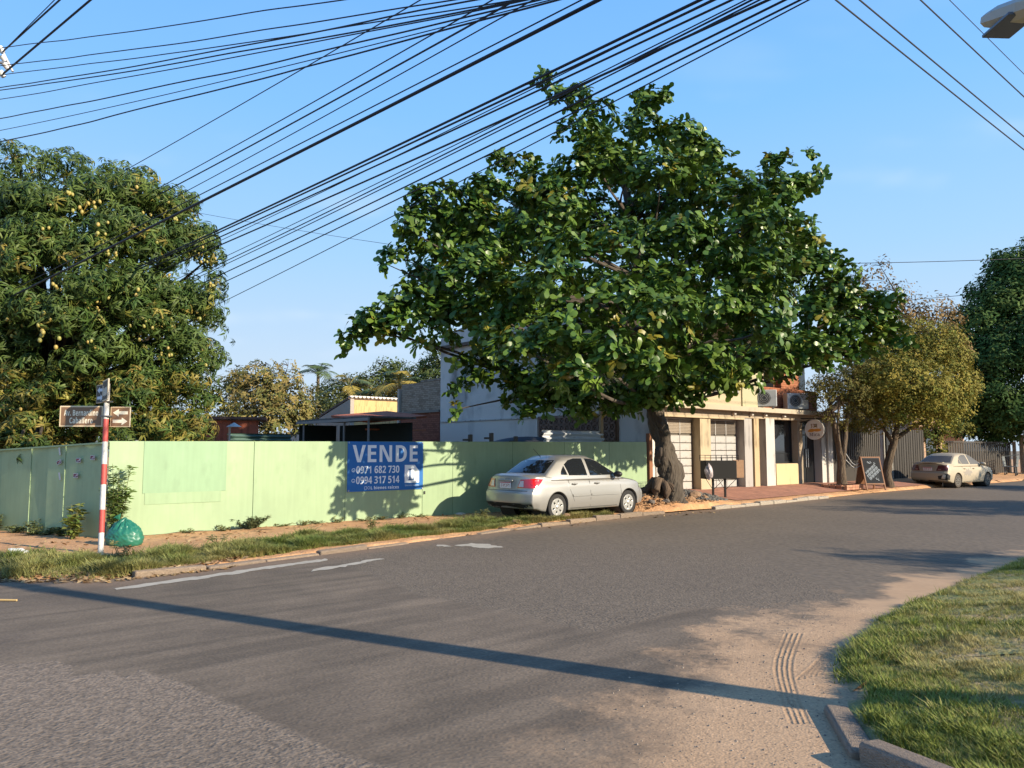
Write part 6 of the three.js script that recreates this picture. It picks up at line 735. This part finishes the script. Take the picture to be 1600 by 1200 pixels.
// ---------------------------------------------------------------- poles, street lamp, cables
const RP = V3(4.72, 0.2, -3.66), mConc = mat([0.42, 0.39, 0.34], 0.9, { map: rep(tMottle, 1), bumpMap: tGrain, bumpScale: 0.01 });
const lampTip = at(1541, 36, 6.35), lampBack = at(1640, 2, 5.75);
{
  const t = thing('utility_pole', 'concrete utility pole on the grass island carrying the cables', 'utility pole', RP); part(t, 'shaft', new THREE.CylinderGeometry(0.10, 0.17, 9.3, 18), mConc, [0, 4.45, 0]); for (const y of [5.2, 6.0, 6.8]) part(t, 'band', cyl(0.17, 0.17, 0.06, 16), mIron, [0, y - 0.2, 0]); part(t, 'crossarm', rbox(1.8, 0.1, 0.1, 0.01), mat([0.25, 0.2, 0.15], 0.9), [0, 8.4, 0.12], [0, 0.7, 0]);
  const l = thing('street_lamp', 'angular street lamp head on an arm from the pole', 'street lamp', RP), lt = lampTip.clone().sub(RP), lb2 = lampBack.clone().sub(RP), ax = lt.clone().sub(lb2).normalize(), side = ax.clone().cross(V3(0, 1, 0)).normalize(), up = side.clone().cross(ax).normalize();
  const prof = [[0.0, 0.05, 0.025, 0.0], [0.03, 0.085, 0.075, -0.05], [0.16, 0.11, 0.10, -0.085], [0.42, 0.115, 0.10, -0.09], [0.62, 0.07, 0.075, -0.05], [0.72, 0.035, 0.035, -0.035]], pos = [], idx = [], N = 8; for (const [q, w, h, b] of prof) for (let i = 0; i < N; i++) { const a = (i + 0.5) / N * 6.283, ca = Math.cos(a), sa = Math.sin(a), p = lt.clone().addScaledVector(ax, -q).addScaledVector(side, w * clamp(ca * 1.25, -1, 1)).addScaledVector(up, sa > 0 ? sa * h : -sa * b); pos.push(p.x, p.y, p.z); } for (let r = 0; r < prof.length - 1; r++) for (let i = 0; i < N; i++) { const a = r * N + i, b = r * N + (i + 1) % N; idx.push(a, b, a + N, b, b + N, a + N); } for (let i = 1; i < N - 1; i++) idx.push(0, i + 1, i); let hg = new THREE.BufferGeometry(); hg.setAttribute('position', new THREE.Float32BufferAttribute(pos, 3)); hg.setIndex(idx); hg = hg.toNonIndexed(); hg.computeVertexNormals(); part(l, 'housing', hg, mat([0.5, 0.46, 0.38], 0.5, { side: THREE.DoubleSide }));
  const lens = rbox(0.24, 0.03, 0.36, 0.01); const lm = part(l, 'lens', lens, phys([0.1, 0.12, 0.16], 0.2)); const lc = lt.clone().addScaledVector(ax, -0.26).addScaledVector(up, -0.085); lm.position.copy(lc); lm.quaternion.setFromRotationMatrix(new THREE.Matrix4().makeBasis(side, up, ax));
  part(l, 'arm', limb([lt.clone().addScaledVector(ax, -0.6), lt.clone().addScaledVector(ax, -1.2), V3(0.1, lb2.y + 0.2, 0.05), V3(0, lb2.y - 0.1, 0)], [0.035, 0.035, 0.035], 8, 20), mat([0.3, 0.29, 0.27], 0.5, { metalness: 0.5 })); part(l, 'loose_cable', limb([lt.clone().addScaledVector(ax, -0.5), lt.clone().addScaledVector(ax, -0.52).add(V3(-0.03, -0.3, 0)), lt.clone().addScaledVector(ax, -0.7).add(V3(0.05, -0.38, 0)), lt.clone().addScaledVector(ax, -0.9).add(V3(0.1, -0.05, 0))], [0.008, 0.008], 5, 24), mIron);
}
const LPd = 14.75, LPx = at(-34, 100, LPd).x, LP = V3(LPx, 0.05, -LPd);
{
  const t = thing('utility_pole', 'concrete utility pole with pale insulators at the side street', 'utility pole', LP); part(t, 'shaft', new THREE.CylinderGeometry(0.12, 0.19, 10.2, 16), mConc, [0, 5.0, 0]); const c = at(4, 98, LPd).sub(LP); part(t, 'bracket', bar(V3(0, c.y, 0), V3(c.x + 0.05, c.y, c.z), 0.03), mat([0.4, 0.4, 0.4], 0.5, { metalness: 0.6 })); for (const [u, v] of [[2, 78], [6, 92], [10, 104], [3, 116]]) { const p = at(u, v, LPd).sub(LP); part(t, 'insulator', new THREE.CylinderGeometry(0.06, 0.045, 0.12, 12), mat([0.6, 0.58, 0.55], 0.3), [p.x, p.y, p.z], [0.4, 0, 0.5]); } part(t, 'strut', bar(at(2, 76, LPd).sub(LP), at(20, 112, LPd).sub(LP), 0.022), mat([0.55, 0.52, 0.5], 0.4));
}
const cableM = mat([0.010, 0.012, 0.016], 0.6);
function cable(A, Bp, r, sag, label, group, kinks) { const pts = [], n = 24; for (let i = 0; i <= n; i++) { const t = i / n, p = A.clone().lerp(Bp, t); p.y -= sag * 4 * t * (1 - t); if (kinks) p.y += 0.05 * (fbm(t * 9 + kinks * 7, kinks, 3) - 0.5); pts.push(p); } const g = limb(pts, [r * 0.82, r * 0.82], 5, 72); return single('overhead_cable', g, cableM, label, 'cable', group); }
// from a photo point at a distance to the pole on the island: height there so that the cable crosses the top edge where the photo has it
function toPole(u0, v0, d0, u1, r, sag, label, group, kinks) { const A = at(u0, v0, d0); let lo = 2, hi = 14; for (let i = 0; i < 40; i++) { const m = (lo + hi) / 2, q = project(V3(RP.x, m, RP.z)), want = v0 + (0 - v0) * (q[0] - u0) / (u1 - u0); if (q[1] > want) lo = m; else hi = m; } const Bp = V3(RP.x, (lo + hi) / 2, RP.z), ext = A.clone().sub(Bp).multiplyScalar(0.3).add(A); ext.y = Math.max(ext.y, A.y - 0.4); A.y += 0; return cable(A.distanceTo(Bp) > 0 ? ext : A, Bp, r, sag, label, group, kinks); }
const G1 = 'slack cables from the side street pole', G2 = 'cables strung over the mango tree', G3 = 'cable bundle crossing in front of the big tree', G4 = 'cables along the main street';
seed(121);
const toPoleEnd = (u0, v0, u1, r, kinks) => { const A = at(u0, v0, LPd); let lo = 2, hi = 14; for (let i = 0; i < 40; i++) { const m = (lo + hi) / 2, q = project(V3(RP.x, m, RP.z)), want = v0 - v0 * (q[0] - u0) / (u1 - u0); if (q[1] > want) lo = m; else hi = m; } const Bp = V3(RP.x, (lo + hi) / 2, RP.z), E2 = A.clone().add(A.clone().sub(Bp).multiplyScalar(0.06)); cable(E2, Bp, r, 0.12, 'thin black cable sagging from the side street pole', G1, kinks); };
for (const [v, u1, r] of [[73, 440, 0.012], [101, 605, 0.012], [115, 712, 0.011], [136, 668, 0.014], [139, 738, 0.014], [153, 745, 0.011], [183, 785, 0.014], [202, 800, 0.009], [220, 812, 0.015]]) toPoleEnd(0, v, u1, r * 0.85, rnd() < 0.8 ? rr(1, 6) : 0);
for (const [u, v, u1, r] of [[211, 253, 640, 0.011], [252, 287, 752, 0.012], [259, 294, 788, 0.017], [269, 306, 815, 0.011]]) toPole(u, v, 17.5, u1, r, 0.1, (r > 0.015 ? 'thicker' : 'slender') + ' straight black cable running up from the mango tree top', G2);
toPole(0, 470, 17, 926, 0.026, 0.05, 'thick twisted black cable passing in front of the mango tree', null); toPole(0, 462, 17, 905, 0.01, 0.02, 'thin messenger wire just above the thick twisted cable', null);
const G3l = 'black cable of the bundle crossing the big tree top'; for (const [u, v, u1, r] of [[200, 421, 1079, 0.022], [200, 424, 1100, 0.018], [215, 424, 1128, 0.016], [230, 428, 1185, 0.018], [328, 380, 1096, 0.010], [346, 400, 1150, 0.010], [347, 407, 1160, 0.014], [347, 412, 1172, 0.012], [350, 423, 1212, 0.016], [359, 433, 1236, 0.014], [332, 476, 1250, 0.010]]) toPole(u, v, 17.3, u1, r * 0.9, 0.08, (r > 0.017 ? 'thick ' : 'thin ') + G3l, G3);
{ const A = at(5, 80, LPd), Bp = V3(0.2, 9.4, -3.5), A2 = at(4, 116, LPd); for (const [a, u, r] of [[A, 92, 0.02], [A2, 140, 0.024], [A, 84, 0.01]]) { const top = at(u, 0, 12.6), dir = top.clone().sub(a), e = a.clone().addScaledVector(dir, 5); cable(a, e, r, 0.02, 'heavy black cable rising from the pale insulators', 'heavy cables at the insulators'); } }
for (const [u, y, r] of [[1323, 9.0, 0.018], [1359, 9.2, 0.018], [1453, 8.8, 0.015], [1496, 9.6, 0.009]]) { const rr0 = ray(u, 0), t = (y - EYE) / rr0[1], p = V3(rr0[0] * t, y, -rr0[2] * t), T = V3(TX, 0, -TD); cable(p.clone().addScaledVector(T, -14), p.clone().addScaledVector(T, 60), r, 0.25, 'black cable running along the main street above the road', G4); }
cable(at(1180, 412, 40), at(1640, 402, 40), 0.022, 0.1, 'far cable crossing between the big tree and the dark tree', null); cable(at(1380, 472, 46), at(1640, 447, 46), 0.02, 0.05, 'lower far cable disappearing into the dark tree', null); cable(at(270, 325, 24), at(660, 389, 20), 0.007, 0.05, 'thin wire slanting down from mango tree to the big tree', null);
renderer.render(scene, camera);
